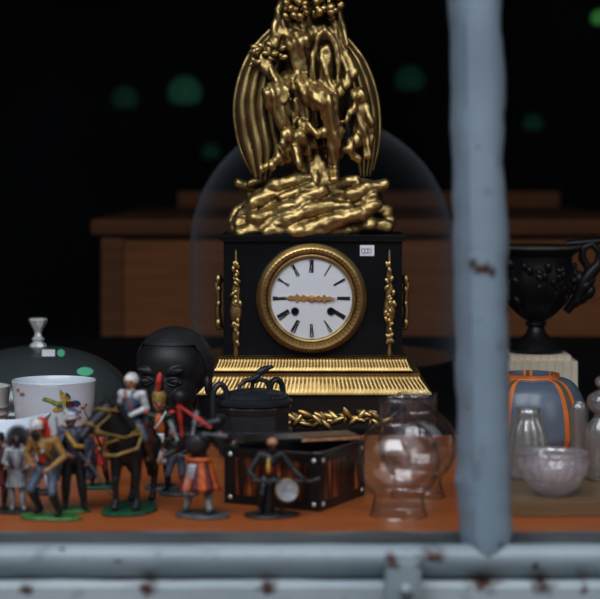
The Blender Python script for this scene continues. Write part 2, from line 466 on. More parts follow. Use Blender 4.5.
# panes
for nm, x0, x1 in (('window_1', X0, GX(481, .67)), ('window_2', GX(481, .67), X1)):
    mb = MB(); mb.grid([[Vector((x0, 1.396, .008)), Vector((x1, 1.396, .008))], [Vector((x0, 1.396, 1.47)), Vector((x1, 1.396, 1.47))]])
    struct(mb.build(nm, M['pane'], smooth=False))
# catch on the sill
r = thing('window_catch', 'small lumpy grey painted metal catch on the window rail left of the upright bar', 'window catch', (GX(403, .66), .661, z_at(583, .66)))
mb = MB(); mb.box((0, .008, .0), (.026, .028, .030), (0, .06, 0), bev=.003)
mb.build('catch_plate', M['rail'], r)
mb = MB(); mb.lathe([(.0, .0065), (.003, .0062), (.0042, .005), (.0044, .001), (.0044, 0)], 20, mx=Matrix.Rotation(PI/2, 4, 'X'), c=(.002, -.005, -.004))
mb.build('screw_head', M['rail'], r)

# ================================================================== BACKGROUND: chest, dome, lamps
cd = 1.65; sc_ = cd/F
r = thing('wooden_chest', 'long brown wooden chest with overhanging top in the dark shop behind the clock', 'chest', (GX(372, cd), cd, -.60))
w = (645-104)*sc_; zt = z_at(219, cd)+.60
mb = MB()
nb = 2
for i in range(nb):
    h = (zt-.03)/nb
    mb.box((0, .48, h*(i+.5)), (w, .96, h-.002), bev=.002)
mb.build('chest_body', M['chest'], r, smooth=False)
mb = MB(); mb.box((0, .475, zt-.014), (w+.035, 1.0, .028), bev=.006)
mb.build('chest_top', M['chest2'], r)
mb = MB(); mb.box((.03, .955, zt+.02), (w-.09, .025, .04), bev=.005)
mb.build('back_rail', M['chest'], r)
for sx in (-1, 1):
    mb = MB(); mb.box((sx*(w/2-.02), -.004, (zt-.03)/2), (.04, .012, zt-.034), bev=.003)
    mb.build('corner_post', M['chest2'], r)

r = thing('glass_dome', 'large clear arched glass dome standing behind the gilt clock', 'glass dome', (GX(322, 1.40), 1.40, 0))
mb = MB(); R = .2045; zc = z_at(247, 1.40)
prof = [(R, .012), (R, zc*.5)] + [(R*math.cos(PI/2*k/24), zc + R*math.sin(PI/2*k/24)) for k in range(25)]
mb.lathe(prof, 96); mb.build('dome_glass', M['dome'], r, angle=180)
mb = MB(); mb.lathe([(.0, 0), (.208, 0), (.2095, .005), (.207, .011), (.0, .0115)], 72); mb.build('dome_stand', M['black'], r)

lamps = [(185, 90, 17, 2.7, 'green_lamp', 'largest dim green glowing lamp, upper left in the dark shop'), (125, 97, 13, 2.9, 'green_dim', 'faint green lamp left of the largest green lamp'),
         (410, 78, 15, 2.8, 'green_dim', 'faint green lamp just left of the upright window bar'), (533, 122, 10, 3.0, 'green_dim', 'smallest faint green lamp seen through the right pane'),
         (600, 17, 9, 2.6, 'green_hot', 'bright green lamp at the top right edge of the right pane'), (211, 151, 9, 3.1, 'green_dim', 'tiny faint green lamp low above the chest left of the gilt statue')]
for px, py, rad, d, mk, lb in lamps:
    p = P(px, py, d); rr = rad*d/F
    r = thing('pendant_lamp', lb, 'lamp', (p.x, p.y, p.z), group='green pendant lamps deep in the shop')
    mb = MB(); mb.lathe([(rr*.25, rr*.8), (rr*.5, rr*.7), (rr*.85, rr*.35), (rr, -.1*rr), (rr*.92, -.55*rr), (rr*.6, -.8*rr), (0, -.85*rr)], 32)
    mb.build('lamp_shade', M[mk], r)
    mb = MB(); mb.lathe([(0, rr*1.1), (rr*.22, rr*1.05), (rr*.27, rr*.75), (0, rr*.74)], 20); mb.build('lamp_cap', M['cord'], r)
    mb = MB(); mb.tube([(0, 0, rr), (0, 0, 2.0-p.z)], .003, 8); mb.build('lamp_cord', M['cord'], r)

# ================================================================== MANTEL CLOCK
CD = 1.04; cs = CD/F; CX = GX(313, CD)
clock = thing('mantel_clock', 'black and gilt mantel clock with white round dial and gilt statue on top', 'clock', (CX, CD, 0))
def cz_(py): return HC-(py-HY)*cs
def cx_(px): return (px-313)*cs
zt0, zb0 = cz_(235), cz_(358)
BW = 180*cs
mb = MB(); mb.box((0, .068, (zt0+zb0)/2), (BW, .11, zt0-zb0), bev=.002)
mb.box((0, .068, zt0-.004), (BW+.008, .118, .008), bev=.0015)
mb.build('case', M['black'], clock, smooth=False)
# plinth and tiers
z1, z2, z3 = cz_(371), cz_(373), cz_(394)
mb = MB(); mb.box((0, .062, z3/2), (232*cs, .135, z3), bev=.002); mb.box((0, .060, .006), (246*cs, .148, .012), bev=.002)
mb.build('black_base', M['black'], clock, smooth=False)
def tier(name, wb, wt, dpb, dpt, za, zb_, n, amp):
    """rectangular moulding with reeded faces; profile flares from top (wt,dpt) to bottom (wb,dpb)"""
    mb = MB(); rows = []; K = 9
    def ring(w, dp, z, amp):
        pts = []
        per = [(-w/2, -dp/2, w/2, -dp/2, n), (w/2, -dp/2, w/2, dp/2, n//2), (w/2, dp/2, -w/2, dp/2, n), (-w/2, dp/2, -w/2, -dp/2, n//2)]
        for x0, y0, x1, y1, m in per:
            dx, dy = x1-x0, y1-y0; Ln = math.hypot(dx, dy); nx, ny = dy/Ln, -dx/Ln
            for k in range(m*4):
                t = k/(m*4); a = amp*abs(math.sin(PI*t*m))
                pts.append(Vector((x0+dx*t+nx*a, .062+y0+dy*t+ny*a, z)))
        return pts
    for i in range(K+1):
        u = i/K; e = u*u*(3-2*u)
        pr = amp*(1 if .15 < u < .85 else 0)
        lip = .003 if (u < .12 or u > .93) else 0
        rows.append(ring(wb+(wt-wb)*e+lip, dpb+(dpt-dpb)*e+lip, za+(zb_-za)*u, pr))
    mb.grid(rows, True, 0, True, True)
    return mb.build(name, M['goldb'], clock, angle=60)
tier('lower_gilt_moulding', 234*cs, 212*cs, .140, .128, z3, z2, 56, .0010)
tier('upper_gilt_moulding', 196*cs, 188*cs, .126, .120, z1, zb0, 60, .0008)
# leaf mount on the base
mb = MB(); random.seed(3)
for i in range(46):
    px = 262+(i/45)*122; up = random.random()
    p = (cx_(px+random.uniform(-2, 2)), -.0085-random.random()*.006, cz_(419+random.uniform(-7, 6)))
    mb.ell(p, (.0105, .0040, .0040), (random.uniform(-.4, .4), random.choice((-1, 1))*random.uniform(.2, 1.0), random.uniform(-.5, .5)), u=10, v=6)
mb.ell((cx_(322), -.006, cz_(420)), (.062, .006, .0055))
mb.build('leaf_mount', M['goldb'], clock)
# bezel, dial
YF = .0125
DX, DZ = cx_(311.5), cz_(299)
mxd = Matrix.Translation((DX, YF, DZ)) @ Matrix.Rotation(PI/2, 4, 'X')
def beads(a, i, z): return 1
px_ = cs
mb = MB()
bp_ = [(41*px_, .001), (41.5*px_, .0045), (43*px_, .0055), (44.5*px_, .0045), (46*px_, .0062), (48*px_, .0095), (50*px_, .0115), (52*px_, .0105), (53.5*px_, .0075), (54.5*px_, .0070), (55.5*px_, .0045), (55.8*px_, 0)]
def knurl(a, i, z): return 1 + (.006*math.sin(72*a) if 4 <= i <= 6 else 0) + (.004*math.sin(110*a) if i in (1, 2) else 0)
mb.lathe(bp_, 432, mx=mxd, mod=knurl); mb.build('bezel', M['goldb'], clock, angle=60)
mb = MB(); mb.lathe([(0, .0022), (15*px_, .0020), (30*px_, .0014), (41.5*px_, .0004), (41.5*px_, -.001)], 72, mx=mxd)
dial = mb.build('dial', M['dial'], clock)
rom = {12: 'XII', 1: 'I', 2: 'II', 3: 'III', 4: 'IIII', 5: 'V', 6: 'VI', 7: 'VII', 8: 'VIII', 9: 'IX', 10: 'X', 11: 'XI'}
for h, s in rom.items():
    a = PI/2-2*PI*h/12
    mb = MB(); hh = 6.2*px_; W = {'I': 1.05, 'V': 2.0, 'X': 2.1}
    tot = sum(W[c] for c in s); x = -tot/2
    for c in s:
        cxx = (x+W[c]/2)*px_; x += W[c]
        if c == 'I': mb.box((cxx, 0, 0), (.95*px_, .0004, 2*hh))
        elif c == 'V':
            mb.box((cxx-.6*px_, 0, 0), (1.1*px_, .0004, 2*hh), (0, -.10, 0)); mb.box((cxx+.6*px_, 0, 0), (.5*px_, .0004, 2*hh), (0, .10, 0))
        else:
            mb.box((cxx, 0, 0), (1.1*px_, .0004, 2*hh), (0, .17, 0)); mb.box((cxx, 0, 0), (.5*px_, .0004, 2*hh), (0, -.17, 0))
    for e in (-1, 1): mb.box((0, 0, e*hh), ((tot-.2)*px_, .0004, .5*px_))
    rad = 32.3*px_
    mb.mx = Matrix.Translation((DX+rad*math.cos(a), YF-.0018, DZ+rad*math.sin(a))) @ Matrix.Rotation(PI/2-a, 4, 'Y')
    mb.build('numeral', M['ink'], dial, smooth=False)
for px in (295, 331):
    mb = MB(); mb.lathe([(0, .0022), (1.8*px_, .0022), (2.0*px_, .0034), (3.6*px_, .0036), (4.0*px_, .0018), (4.0*px_, .001)], 24, mx=Matrix.Translation((cx_(px), YF, cz_(312))) @ Matrix.Rotation(PI/2, 4, 'X'))
    mb.build('winding_hole', M['bronze'], dial)
def hand(L, ang, wd, y):
    mb = MB()
    o = []
    for t, w in ((-.12, .5), (0, .9), (.15, .45), (.3, 1.0), (.4, .35), (.52, 1.25), (.62, .4), (.74, .7), (.85, .25), (1, .08)):
        o.append((t*L, w*wd))
    ol = [(x, z) for x, z in o] + [(x, -z) for x, z in reversed(o)]
    mb.mx = Matrix.Translation((DX, YF-y, DZ)) @ Matrix.Rotation(-ang, 4, 'Y')
    mb.prism(ol, -.0004, .0004)
    return mb.build('clock_hand', M['gilt_hand'], clock, smooth=False)
hand(28*px_, PI-.03, 3.6*px_, .0035); hand(25*px_, .0, 3.2*px_, .0048)
mb = MB(); mb.lathe([(0, .0065), (2.5*px_, .006), (3.4*px_, .0045), (3.4*px_, .002)], 24, mx=mxd); mb.build('hand_boss', M['gilt_hand'], clock)
# price tag
mb = MB(); mb.box((cx_(367.5), .0122, cz_(251)), (14.5*cs, .0006, 11*cs)); tg = mb.build('price_tag', M['paper'], clock, smooth=False)
mb = MB()
for k in range(3):
    mb.tube([(cx_(363.5+k*3.2+1.6*math.cos(a)), .0117, cz_(251.5+2.6*math.sin(a))) for a in [2*PI*j/10 for j in range(10)]], .0004, 6, closed=True)
mb.build('handwriting', M['purple'], tg)
# front side mounts
def mount(px, seed):
    random.seed(seed); mb = MB()
    prof = [(.3, 250), (1.0, 254), (1.4, 262), (1.8, 270), (3.2, 276), (2.2, 282), (4.6, 290), (3.6, 296), (5.4, 304), (6.6, 312), (5.0, 320), (3.4, 324), (3.0, 330), (3.8, 338), (2.4, 344), (1.8, 350), (2.8, 355), (1.2, 358)]
    rows = []
    for r, y in prof:
        rows.append([Vector((cx_(px)+r*cs*math.cos(2*PI*k/14), .013+r*cs*.55*math.sin(2*PI*k/14), cz_(y))) for k in range(14)])
    mb.grid(rows, True, 0, True, True)
    for i in range(26):
        y = random.uniform(262, 345); wmax = 5 if 284 < y < 322 else 2.6
        mb.ell((cx_(px+random.uniform(-1, 1)*wmax), .0105-random.random()*.002, cz_(y)), (.0022, .0018, .0042), (0, random.uniform(-.9, .9), 0), u=8, v=6)
    return mb.build('gilt_mount', M['goldb'], clock)
mount(235.5, 1); mount(390, 2)
for sx, px in ((-1, 217.5), (1, 407.5)):
    mb = MB()
    X = lambda d: cx_(px)+sx*d*cs
    mb.tube([(X(-4), .06, cz_(284)), (X(0), .058, cz_(281)), (X(3), .058, cz_(287)), (X(1), .058, cz_(300)), (X(2), .058, cz_(315)), (X(0), .058, cz_(330)), (X(-4), .06, cz_(334))], [.002, .0035, .0038, .003, .0036, .0042, .003], 10)
    for y, q in ((283, .0048), (293, .004), (308, .004), (328, .0052)): mb.ell((X(1), .058, cz_(y)), (q, q, q*1.5), u=10, v=8)
    mb.build('side_mount', M['goldb'], clock)

# ---------------- gilt statue
SD = 1.07; ss = SD/F
def T(px, py, dy=0.0):
    """clock-local point; dy metres, minus is towards the street"""
    return Vector(((px-300)*ss-CX, .060+dy, HC-(py-HY)*ss))
prims = []
def C(a, b, ra, rb): prims.append(('c', tuple(a), tuple(b), ra*ss*1.14, rb*ss*1.14, 0))
def E(c, r, rot=None): prims.append(('e', tuple(c), tuple(v*ss for v in (r if hasattr(r, '__len__') else (r, r, r))), rot, 0))
# body core behind
E(T(312, 110, .022), (36, 20, 66)); C(T(316, 150, .012), T(316, 190, .006), 17, 26); C(T(312, 150, .02), T(310, 60, .02), 26, 18)
# torso leaning, head above the frame
C(T(305, 92, -.004), T(298, 46, -.010), 13, 15); E(T(290, 46, -.024), (7.5, 7, 7.5)); E(T(304, 44, -.026), (7.5, 7, 7.5))
C(T(298, 34, -.008), T(311, 8, -.012), 9, 8)
E(T(313, -14, -.016), (12, 14, 16)); E(T(312, -8, -.036), (2.6, 4, 5)); E(T(312, -1, -.030), (5, 4, 4.5)); E(T(312, -16, -.032), (9, 3, 3))
C(T(283, 36, -.004), T(334, 34, -.002), 12, 12)
# proper-right arm (viewer left) out and down to the knee
C(T(281, 40, -.004), T(262, 58, -.018), 9.5, 7.5); C(T(262, 60, -.020), T(281, 88, -.036), 6.5, 5); E(T(283, 92, -.04), (5, 5, 6))
for k in range(4): C(T(281+k*1.8, 95, -.043), T(280+k*2.6, 104-abs(k-1.5), -.045), 1.5, 1.2)
C(T(287, 91, -.042), T(290, 98, -.046), 1.7, 1.3)
# proper-left arm across
C(T(336, 40, -.002), T(350, 72, -.016), 9, 7); C(T(350, 74, -.018), T(336, 98, -.036), 6, 4.6); E(T(334, 101, -.038), (4.6, 4.6, 5.5))
for k in range(4): C(T(331+k*2, 104, -.04), T(329+k*2.3, 112-abs(k-1.5), -.044), 1.4, 1.1)
# legs
C(T(297, 84, -.012), T(326, 104, -.046), 14, 10); C(T(327, 106, -.046), T(335, 138, -.040), 9, 7); C(T(335, 138, -.040), T(333, 168, -.034), 6.5, 4.2)
C(T(333, 170, -.036), T(333, 179, -.052), 4.6, 3.4); E(T(333, 171, -.034), 5)
C(T(290, 84, -.01), T(272, 96, -.040), 13, 9); C(T(272, 98, -.04), T(287, 134, -.032), 8, 5.5); C(T(287, 136, -.032), T(282, 144, -.046), 5, 3.4)
# draperies
for i in range(9):
    x = 288+i*6
    C(T(x, 100+3*math.sin(i*2), -.028), T(x+4*math.sin(i), 150+8*math.cos(i*1.7), -.014-.010*(i % 2)), 3.6, 4.4)
C(T(300, 124, -.032), T(318, 134, -.042), 4.5, 4.6); C(T(318, 134, -.042), T(340, 130, -.040), 4.6, 4)
for a, b in (((283, 4), (271, 46)), ((289, 10), (278, 50)), ((336, 4), (346, 46)), ((330, 10), (341, 54))):
    C(T(*a, -.010), T(*b, -.014), 5, 4)
# almond shaped fold
loop = [T(325+13*math.sin(t)*(1-.25*math.cos(t)), 64-31*math.cos(t), -.036) for t in [2*PI*k/22 for k in range(22)]]
for k in range(22): C(loop[k], loop[(k+1) % 22], 2.6, 2.6)
C(T(325, 52, -.026), T(329, 96, -.034), 6, 5); C(T(322, 60, -.03), T(322, 90, -.03), 3, 3)
# child at right
E(T(358, 97, -.034), (8, 8, 9)); E(T(357, 99, -.044), (2, 3, 2.4)); C(T(360, 108, -.028), T(363, 132, -.026), 8.5, 10.5)
C(T(353, 108, -.036), T(344, 122, -.046), 4, 3); C(T(366, 110, -.034), T(372, 124, -.04), 4, 3)
C(T(358, 138, -.032), T(346, 150, -.046), 6, 4.6); C(T(346, 150, -.046), T(356, 160, -.04), 4.4, 3.2); C(T(367, 138, -.03), T(366, 156, -.036), 6, 3.6)
# crouching figure lower left
C(T(285, 150, -.030), T(298, 138, -.034), 8, 8.5); E(T(288, 136, -.044), (6, 6, 7)); C(T(280, 154, -.036), T(272, 166, -.044), 5, 3.4); C(T(296, 150, -.04), T(300, 166, -.046), 5, 3.4)
C(T(262, 168, -.03), T(290, 158, -.028), 4, 3)
def folds(co, n):
    return n*(.0021*fbm((co.x*75, co.y*75, co.z*40), 3) + .0009*math.sin(co.x*520+co.z*150+4*noise.noise(co*30)))
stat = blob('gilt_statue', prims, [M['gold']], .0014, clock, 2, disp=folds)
# garland of curls on the shoulders
random.seed(5); mb = MB()
for i in range(60):
    if i % 2: px, py = random.uniform(283, 307), random.uniform(-2, 19)
    else: px, py = random.uniform(314, 341), random.uniform(-4, 20)
    q = random.uniform(3.2, 5.4)*ss
    mb.ell(T(px, py, -.016-random.random()*.018), (q, q*.8, q*random.uniform(.7, 1.2)), (random.random()*3, random.random()*3, 0), u=10, v=7)
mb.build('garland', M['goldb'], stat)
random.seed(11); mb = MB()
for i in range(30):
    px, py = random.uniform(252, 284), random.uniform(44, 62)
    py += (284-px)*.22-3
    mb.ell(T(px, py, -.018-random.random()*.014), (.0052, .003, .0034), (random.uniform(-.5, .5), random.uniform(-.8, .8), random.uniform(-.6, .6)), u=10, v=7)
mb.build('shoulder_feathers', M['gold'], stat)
# wings
def wing(outer, inner, nf, sgn):
    def interp(c, u):
        f = u*(len(c)-1); i = min(int(f), len(c)-2); t = f-i
        p0, p1, p2, p3 = c[max(i-1, 0)], c[i], c[i+1], c[min(i+2, len(c)-1)]
        return tuple(.5*((2*p1[k])+(-p0[k]+p2[k])*t+(2*p0[k]-5*p1[k]+4*p2[k]-p3[k])*t*t+(-p0[k]+3*p1[k]-3*p2[k]+p3[k])*t**3) for k in (0, 1))
    mb = MB(); rows = []; NU, NV = 60, nf*8
    def surf(u, v, off):
        o, i_ = interp(outer, u), interp(inner, u)
        px, py = o[0]+(i_[0]-o[0])*v, o[1]+(i_[1]-o[1])*v
        fl = abs(math.sin(PI*v*nf))
        tipdrop = 7*(u**3)*(math.sin(PI*(v*nf % 1)))
        dy = .012 - .030*math.sin(PI*min(1, v*.62+.12)) - .0034*fl + .0025*math.floor(v*nf)/nf + .002*fbm((px*.06, py*.02, 1)) + off
        return T(px, py+tipdrop, dy)
    front = [[surf(i/NU, j/NV, 0) for j in range(NV+1)] for i in range(NU+1)]
    back = [[surf(i/NU, 1-j/NV, .008) for j in range(NV+1)] for i in range(NU+1)]
    mb.grid([f+b for f, b in zip(front, back)], True, 0, True, True)
    # rolled outer edge
    mb.tube([surf(i/NU, 0, .002) for i in range(NU+1)], .0026, 8)
    return mb.build('wing', M['gold'], stat, angle=70)
wing([(270, 30), (252, 50), (240, 76), (234.5, 106), (237, 134), (243, 155), (253, 173)], [(288, 38), (284, 60), (280, 82), (278, 104), (281, 126), (284, 146), (273, 172)], 4, -1)
wing([(336, 28), (352, 44), (366, 64), (376, 92), (379.5, 120), (378, 146), (372, 170)], [(330, 42), (336, 64), (342, 88), (346, 112), (350, 132), (354, 152), (358, 170)], 4, 1)
# rock
rp_ = []
def RC(a, b, ra, rb): rp_.append(('c', tuple(a), tuple(b), ra*ss, rb*ss, 0))
def RE(c, r): rp_.append(('e', tuple(c), tuple(v*ss for v in r), None, 0))
RE(T(310, 228, .004), (78, 46, 20)); RE(T(308, 212, .006), (66, 42, 22)); RE(T(314, 198, .008), (58, 36, 22)); RE(T(318, 186, .010), (48, 32, 11)); RE(T(368, 196, .0), (14, 24, 12))
random.seed(21)
for path, dy, r0 in (([(236, 231), (243, 218), (254, 204), (268, 195), (284, 190)], -.024, 6), ([(242, 232), (262, 226), (286, 220), (306, 210), (326, 206), (346, 206)], -.044, 5.5), ([(256, 218), (274, 214), (292, 206), (306, 197), (322, 190)], -.040, 5.5),
        ([(250, 208), (262, 194), (276, 185), (296, 180), (312, 181)], -.022, 5.5), ([(316, 208), (334, 202), (350, 194), (366, 188), (382, 184)], -.038, 5.5), ([(296, 231), (318, 226), (340, 218), (358, 214), (374, 204)], -.046, 6),
        ([(336, 231), (354, 227), (370, 224), (386, 226)], -.034, 6), ([(326, 192), (340, 184), (356, 181), (370, 184)], -.026, 5), ([(268, 230), (282, 231), (300, 228)], -.047, 5), ([(372, 206), (384, 212), (388, 222), (382, 230)], -.016, 6),
        ([(282, 198), (300, 192), (312, 186)], -.034, 4), ([(240, 222), (256, 224), (272, 218)], -.034, 4.5), ([(344, 210), (360, 204), (372, 196)], -.040, 4.5)):
    for k in range(len(path)-1):
        q0, q1 = random.uniform(.85, 1.25), random.uniform(.85, 1.25)
        RC(T(*path[k], dy+.003+.004*math.sin(k*2.1)), T(*path[k+1], dy+.003+.004*math.sin(k*2.1+2.1)), r0*q0*1.25, r0*q1*1.25)
    # the same folds carried round the back
    for k in range(len(path)-1): RC(T(620-path[k][0], path[k][1], -dy+.010), T(620-path[k+1][0], path[k+1][1], -dy+.010), r0, r0)
RE(T(383, 185, -.030), (5, 5, 4.5)); RE(T(381, 188, -.026), (5, 6, 5))
zfl = T(300, 235.5).z
def rockdisp(co, n):
    d = n*(.0022*fbm((co.x*48, co.y*48, co.z*70), 3))
    z = co.z+d.z
    return (d.x, d.y, max(z, zfl)-co.z)
blob('rock_base', rp_, [M['gold']], .0016, stat, 2, disp=rockdisp)

# ================================================================== LEFT SIDE TABLEWARE
d = 1.13; s = d/F
r = thing('dish_cover', 'large domed dull silver dish cover with faceted knob behind the white tureen', 'dish cover', (GX(38, d), d, 0))
zt = z_at(346, d)
mb = MB(); RR = 93*s
prof = [(RR+.006, 0), (RR+.007, .003), (RR+.003, .006), (RR, .012)] + [(RR*math.cos(PI/2*k/20)**.97, .012+(zt-.012)*math.sin(PI/2*k/20)) for k in range(1, 21)]
mb.lathe(prof, 96); dome = mb.build('cover_dome', M['silver'], r, angle=50)
mb = MB(); q = s
mb.lathe([(9*q, zt-.001), (8*q, zt+2*q), (5*q, zt+4*q), (6.5*q, zt+7*q), (4*q, zt+10*q), (3.4*q, zt+13*q), (5.5*q, zt+18*q), (9*q, zt+24*q), (9.6*q, zt+26*q), (8.4*q, zt+28*q), (0, zt+28.5*q)], 8)
mb.build('knob', M['silverb'], r, angle=25)
def on_dome(px, py):
    # point on the cover seen at that place, found by stepping out along the line of sight
    D = Vector(((px-300)/(F*K), 1, -(py-HY)/(F*K))); t = 2.0
    c = r.location
    while t < 2.5:
        p = Vector((0, 0, HC))+D*t; rho = math.hypot(p.x-c.x, p.y-c.y)
        if rho < RR:
            k = math.acos(min(1, (rho/RR)**(1/.97)))
            if p.z < .012+(zt-.012)*math.sin(k): break
        t += .0005
    return p-c
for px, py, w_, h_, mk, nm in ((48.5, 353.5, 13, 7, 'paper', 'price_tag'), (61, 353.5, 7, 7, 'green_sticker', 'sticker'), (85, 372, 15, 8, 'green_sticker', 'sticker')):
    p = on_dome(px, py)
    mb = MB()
    if nm == 'sticker':  # round patch standing in for a reflection on the metal
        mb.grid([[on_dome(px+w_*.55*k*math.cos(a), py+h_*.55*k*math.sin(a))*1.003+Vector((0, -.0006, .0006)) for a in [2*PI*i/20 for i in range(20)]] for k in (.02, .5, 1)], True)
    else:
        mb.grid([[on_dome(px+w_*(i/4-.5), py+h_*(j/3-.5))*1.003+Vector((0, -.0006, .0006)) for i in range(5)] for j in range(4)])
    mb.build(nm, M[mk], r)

# white oval tureen
d = .945; s = d/F
r = thing('porcelain_tureen', 'white oval porcelain tureen painted with a small bright bird, behind the toy soldiers', 'tureen', (GX(54, d), d, 0))
zr = z_at(384, d-.02); R = 41.5*s; OV = .86
tprof = [(0, .004), (.55*R, .003), (.6*R, 0), (.64*R, .004), (.66*R, .010), (.80*R, .022), (.93*R, .042), (.985*R, .062), (1.0*R, zr-.004), (1.015*R, zr-.001), (1.0*R, zr), (.96*R, zr-.002), (.94*R, zr-.012), (.85*R, .035), (.6*R, .014), (0, .011)]
mb = MB(); mb.lathe(tprof, 80, sx=1, sy=OV); tur = mb.build('bowl', M['china'], r)
def on_tur(px, py, off=.0012):
    x = (px-54)*s; 
    for it in range(3):
        y = -OV*math.sqrt(max(0, R*R-x*x)); dd = d+y/K; x = GX(px, dd)-r.location.x
    z = z_at(py, dd)
    prr = np.interp(z, [t[1] for t in tprof[4:9]], [t[0] for t in tprof[4:9]])
    y = -OV*math.sqrt(max(0, prr**2-x*x))-off
    return Vector((x, y, z))
def decal(pts, m, name='painted_bird', par=None):
    c = Vector((sum(p[0] for p in pts)/len(pts), sum(p[1] for p in pts)/len(pts)))
    mb = MB()
    rows = [[on_tur(c[0]+(p[0]-c[0])*k, c[1]+(p[1]-c[1])*k) for p in pts] for k in (.02, .5, 1)]
    mb.grid(rows, True)
    return mb.build(name, m, par or r)
bird = decal([(44, 397), (49, 398), (57, 401), (66, 402), (70, 404), (70, 408), (64, 410), (56, 406), (50, 402), (42, 400)], M['limeg'])
decal([(60, 389), (64, 393), (70, 396), (69, 402), (63, 402), (60, 396)], M['yellow'], 'painted_wing', bird)
decal([(52, 410), (56, 407), (62, 405), (63, 410), (56, 412)], M['yellow'], 'painted_wing', bird)
decal([(66, 392), (70, 395), (71, 399), (66, 397)], M['blue'], 'painted_wing', bird)
decal([(66, 401), (74, 401), (75, 406), (70, 409), (66, 407)], M['maroon'], 'painted_breast', bird)
decal([(74, 400), (79, 401), (81, 404), (77, 407), (74, 405)], M['blue'], 'painted_head', bird)
decal([(57, 405), (62, 404), (63, 409), (58, 410)], M['blue'], 'painted_wing', bird)
for k, (px, py) in enumerate(((80, 412), (83, 408), (86, 405), (79, 418), (18, 390), (22, 394))):
    decal([(px+1.3*math.cos(a)*(2 if k % 2 else 1), py+1.5*math.sin(a)) for a in [2*PI*j/8 for j in range(8)]], M['tan'], 'painted_sprig')

# white sauce boat in front
d = .875; s = d/F
r = thing('sauce_boat', 'white porcelain sauce boat with flared curling lip at the left frame edge', 'sauce boat', (GX(2, d), d, 0))
mb = MB(); R = 45*s
def boat(prof):
    rows = []
    for rr, z, l in prof:
        row = []
        for k in range(72):
            a = 2*PI*k/72; ca, sa = math.cos(a), math.sin(a)
            lip = l*(.012*max(0, ca)**2 + .006*max(0, -ca)**2)
            row.append(Vector((rr*R*ca*(1+.06*l*max(0, ca)**3), rr*R*.72*sa, z+lip-.009*l*max(0, -sa)*(1-max(0, ca)**2))))
        rows.append(row)
    return rows
zr = z_at(421, d)-.004
mb.grid(boat([(0.01, .003, 0), (.42, .002, 0), (.46, 0, 0), (.5, .003, 0), (.48, .008, 0), (.62, .016, 0), (.82, .03, .2), (.94, .045, .5), (1.02, zr-.002, 1), (1.03, zr, 1), (1.0, zr+.001, 1), (.9, .045, .5), (.76, .03, .2), (.5, .014, 0), (.01, .011, 0)]), True)
mb.build('boat_bowl', M['china'], r)
mb = MB(); mb.tube([(-R*.9, 0, zr), (-R*1.25, 0, zr+.008), (-R*1.4, 0, zr-.012), (-R*1.15, 0, .022), (-R*.75, 0, .024)], [.003, .0035, .004, .0035, .003], 10)
mb.build('handle', M['china'], r)

# silver dish at the frame edge
d = .955; s = d/F
r = thing('silver_dish', 'shiny banded silver dish cut off by the left frame edge', 'dish', (GX(-25, d), d, 0))
mb = MB(); zr = z_at(386, d)
mb.lathe([(0, .002), (26*s, 0), (28*s, .004), (26*s, .014), (30*s, .026), (33*s, .034), (31.5*s, .038), (34*s, .042), (32*s, .046), (34.5*s, .050), (33.5*s, .054), (34.5*s, zr-.006), (35.5*s, zr), (33*s, zr), (31*s, .05), (24*s, .02), (0, .012)], 64)
mb.build('dish_bowl', M['silverb'], r)
mb = MB(); mb.tube([(-34*s, 0, .06), (-46*s, 0, .068), (-48*s, 0, .05), (-34*s, 0, .036)], .003, 10); mb.build('handle', M['silverb'], r)

# ================================================================== BLACK CARVED HEAD
d = .972; s = d/F
r = thing('carved_head', 'large black carved head with ridged hair cap, behind the mounted toy figure', 'carved head', (GX(173.5, d), d, 0), math.radians(-17))
zt = z_at(328, d); S = .001*1.02
def h(x, y, z): return (x*S, y*S, zt-z*S)     # z measured down from the crown in mm
pr = []
def e(c, rr, rot=None): pr.append(('e', h(*c), tuple(v*S for v in rr), rot, 0))
def cc(a, b, ra, rb): pr.append(('c', h(*a), h(*b), ra*S, rb*S, 0))
e((0, 4, 40), (38, 42, 38)); e((0, -12, 36), (34, 30, 30)); e((0, -14, 62), (30, 28, 34)); e((0, -20, 82), (21, 20, 20)); e((0, -32, 93), (11, 9, 8))
e((-14, -36.5, 42), (13, 6, 4.4), (0, .18, .25)); e((14, -36.5, 42), (13, 6, 4.4), (0, -.18, -.25)); e((-20, -33, 68), (9, 9, 9)); e((20, -33, 68), (9, 9, 9))
cc((0, -43, 50), (0, -50, 68), 4.5, 6.5); e((-5.5, -46, 70), (4.5, 5, 4)); e((5.5, -46, 70), (4.5, 5, 4))
e((0, -43, 80), (10.5, 5, 3.2)); e((0, -42, 86), (9.5, 5.5, 3.6))
e((-15, -36, 52), (8, 5, 4.8)); e((15, -36, 52), (8, 5, 4.8))
e((-38, 4, 60), (4, 7, 11)); e((38, 4, 60), (4, 7, 11))
zn = zt/S; cc((0, 2, 86), (0, 4, zn-28), 20, 22); e((0, 2, zn-15), (27, 26, 12))
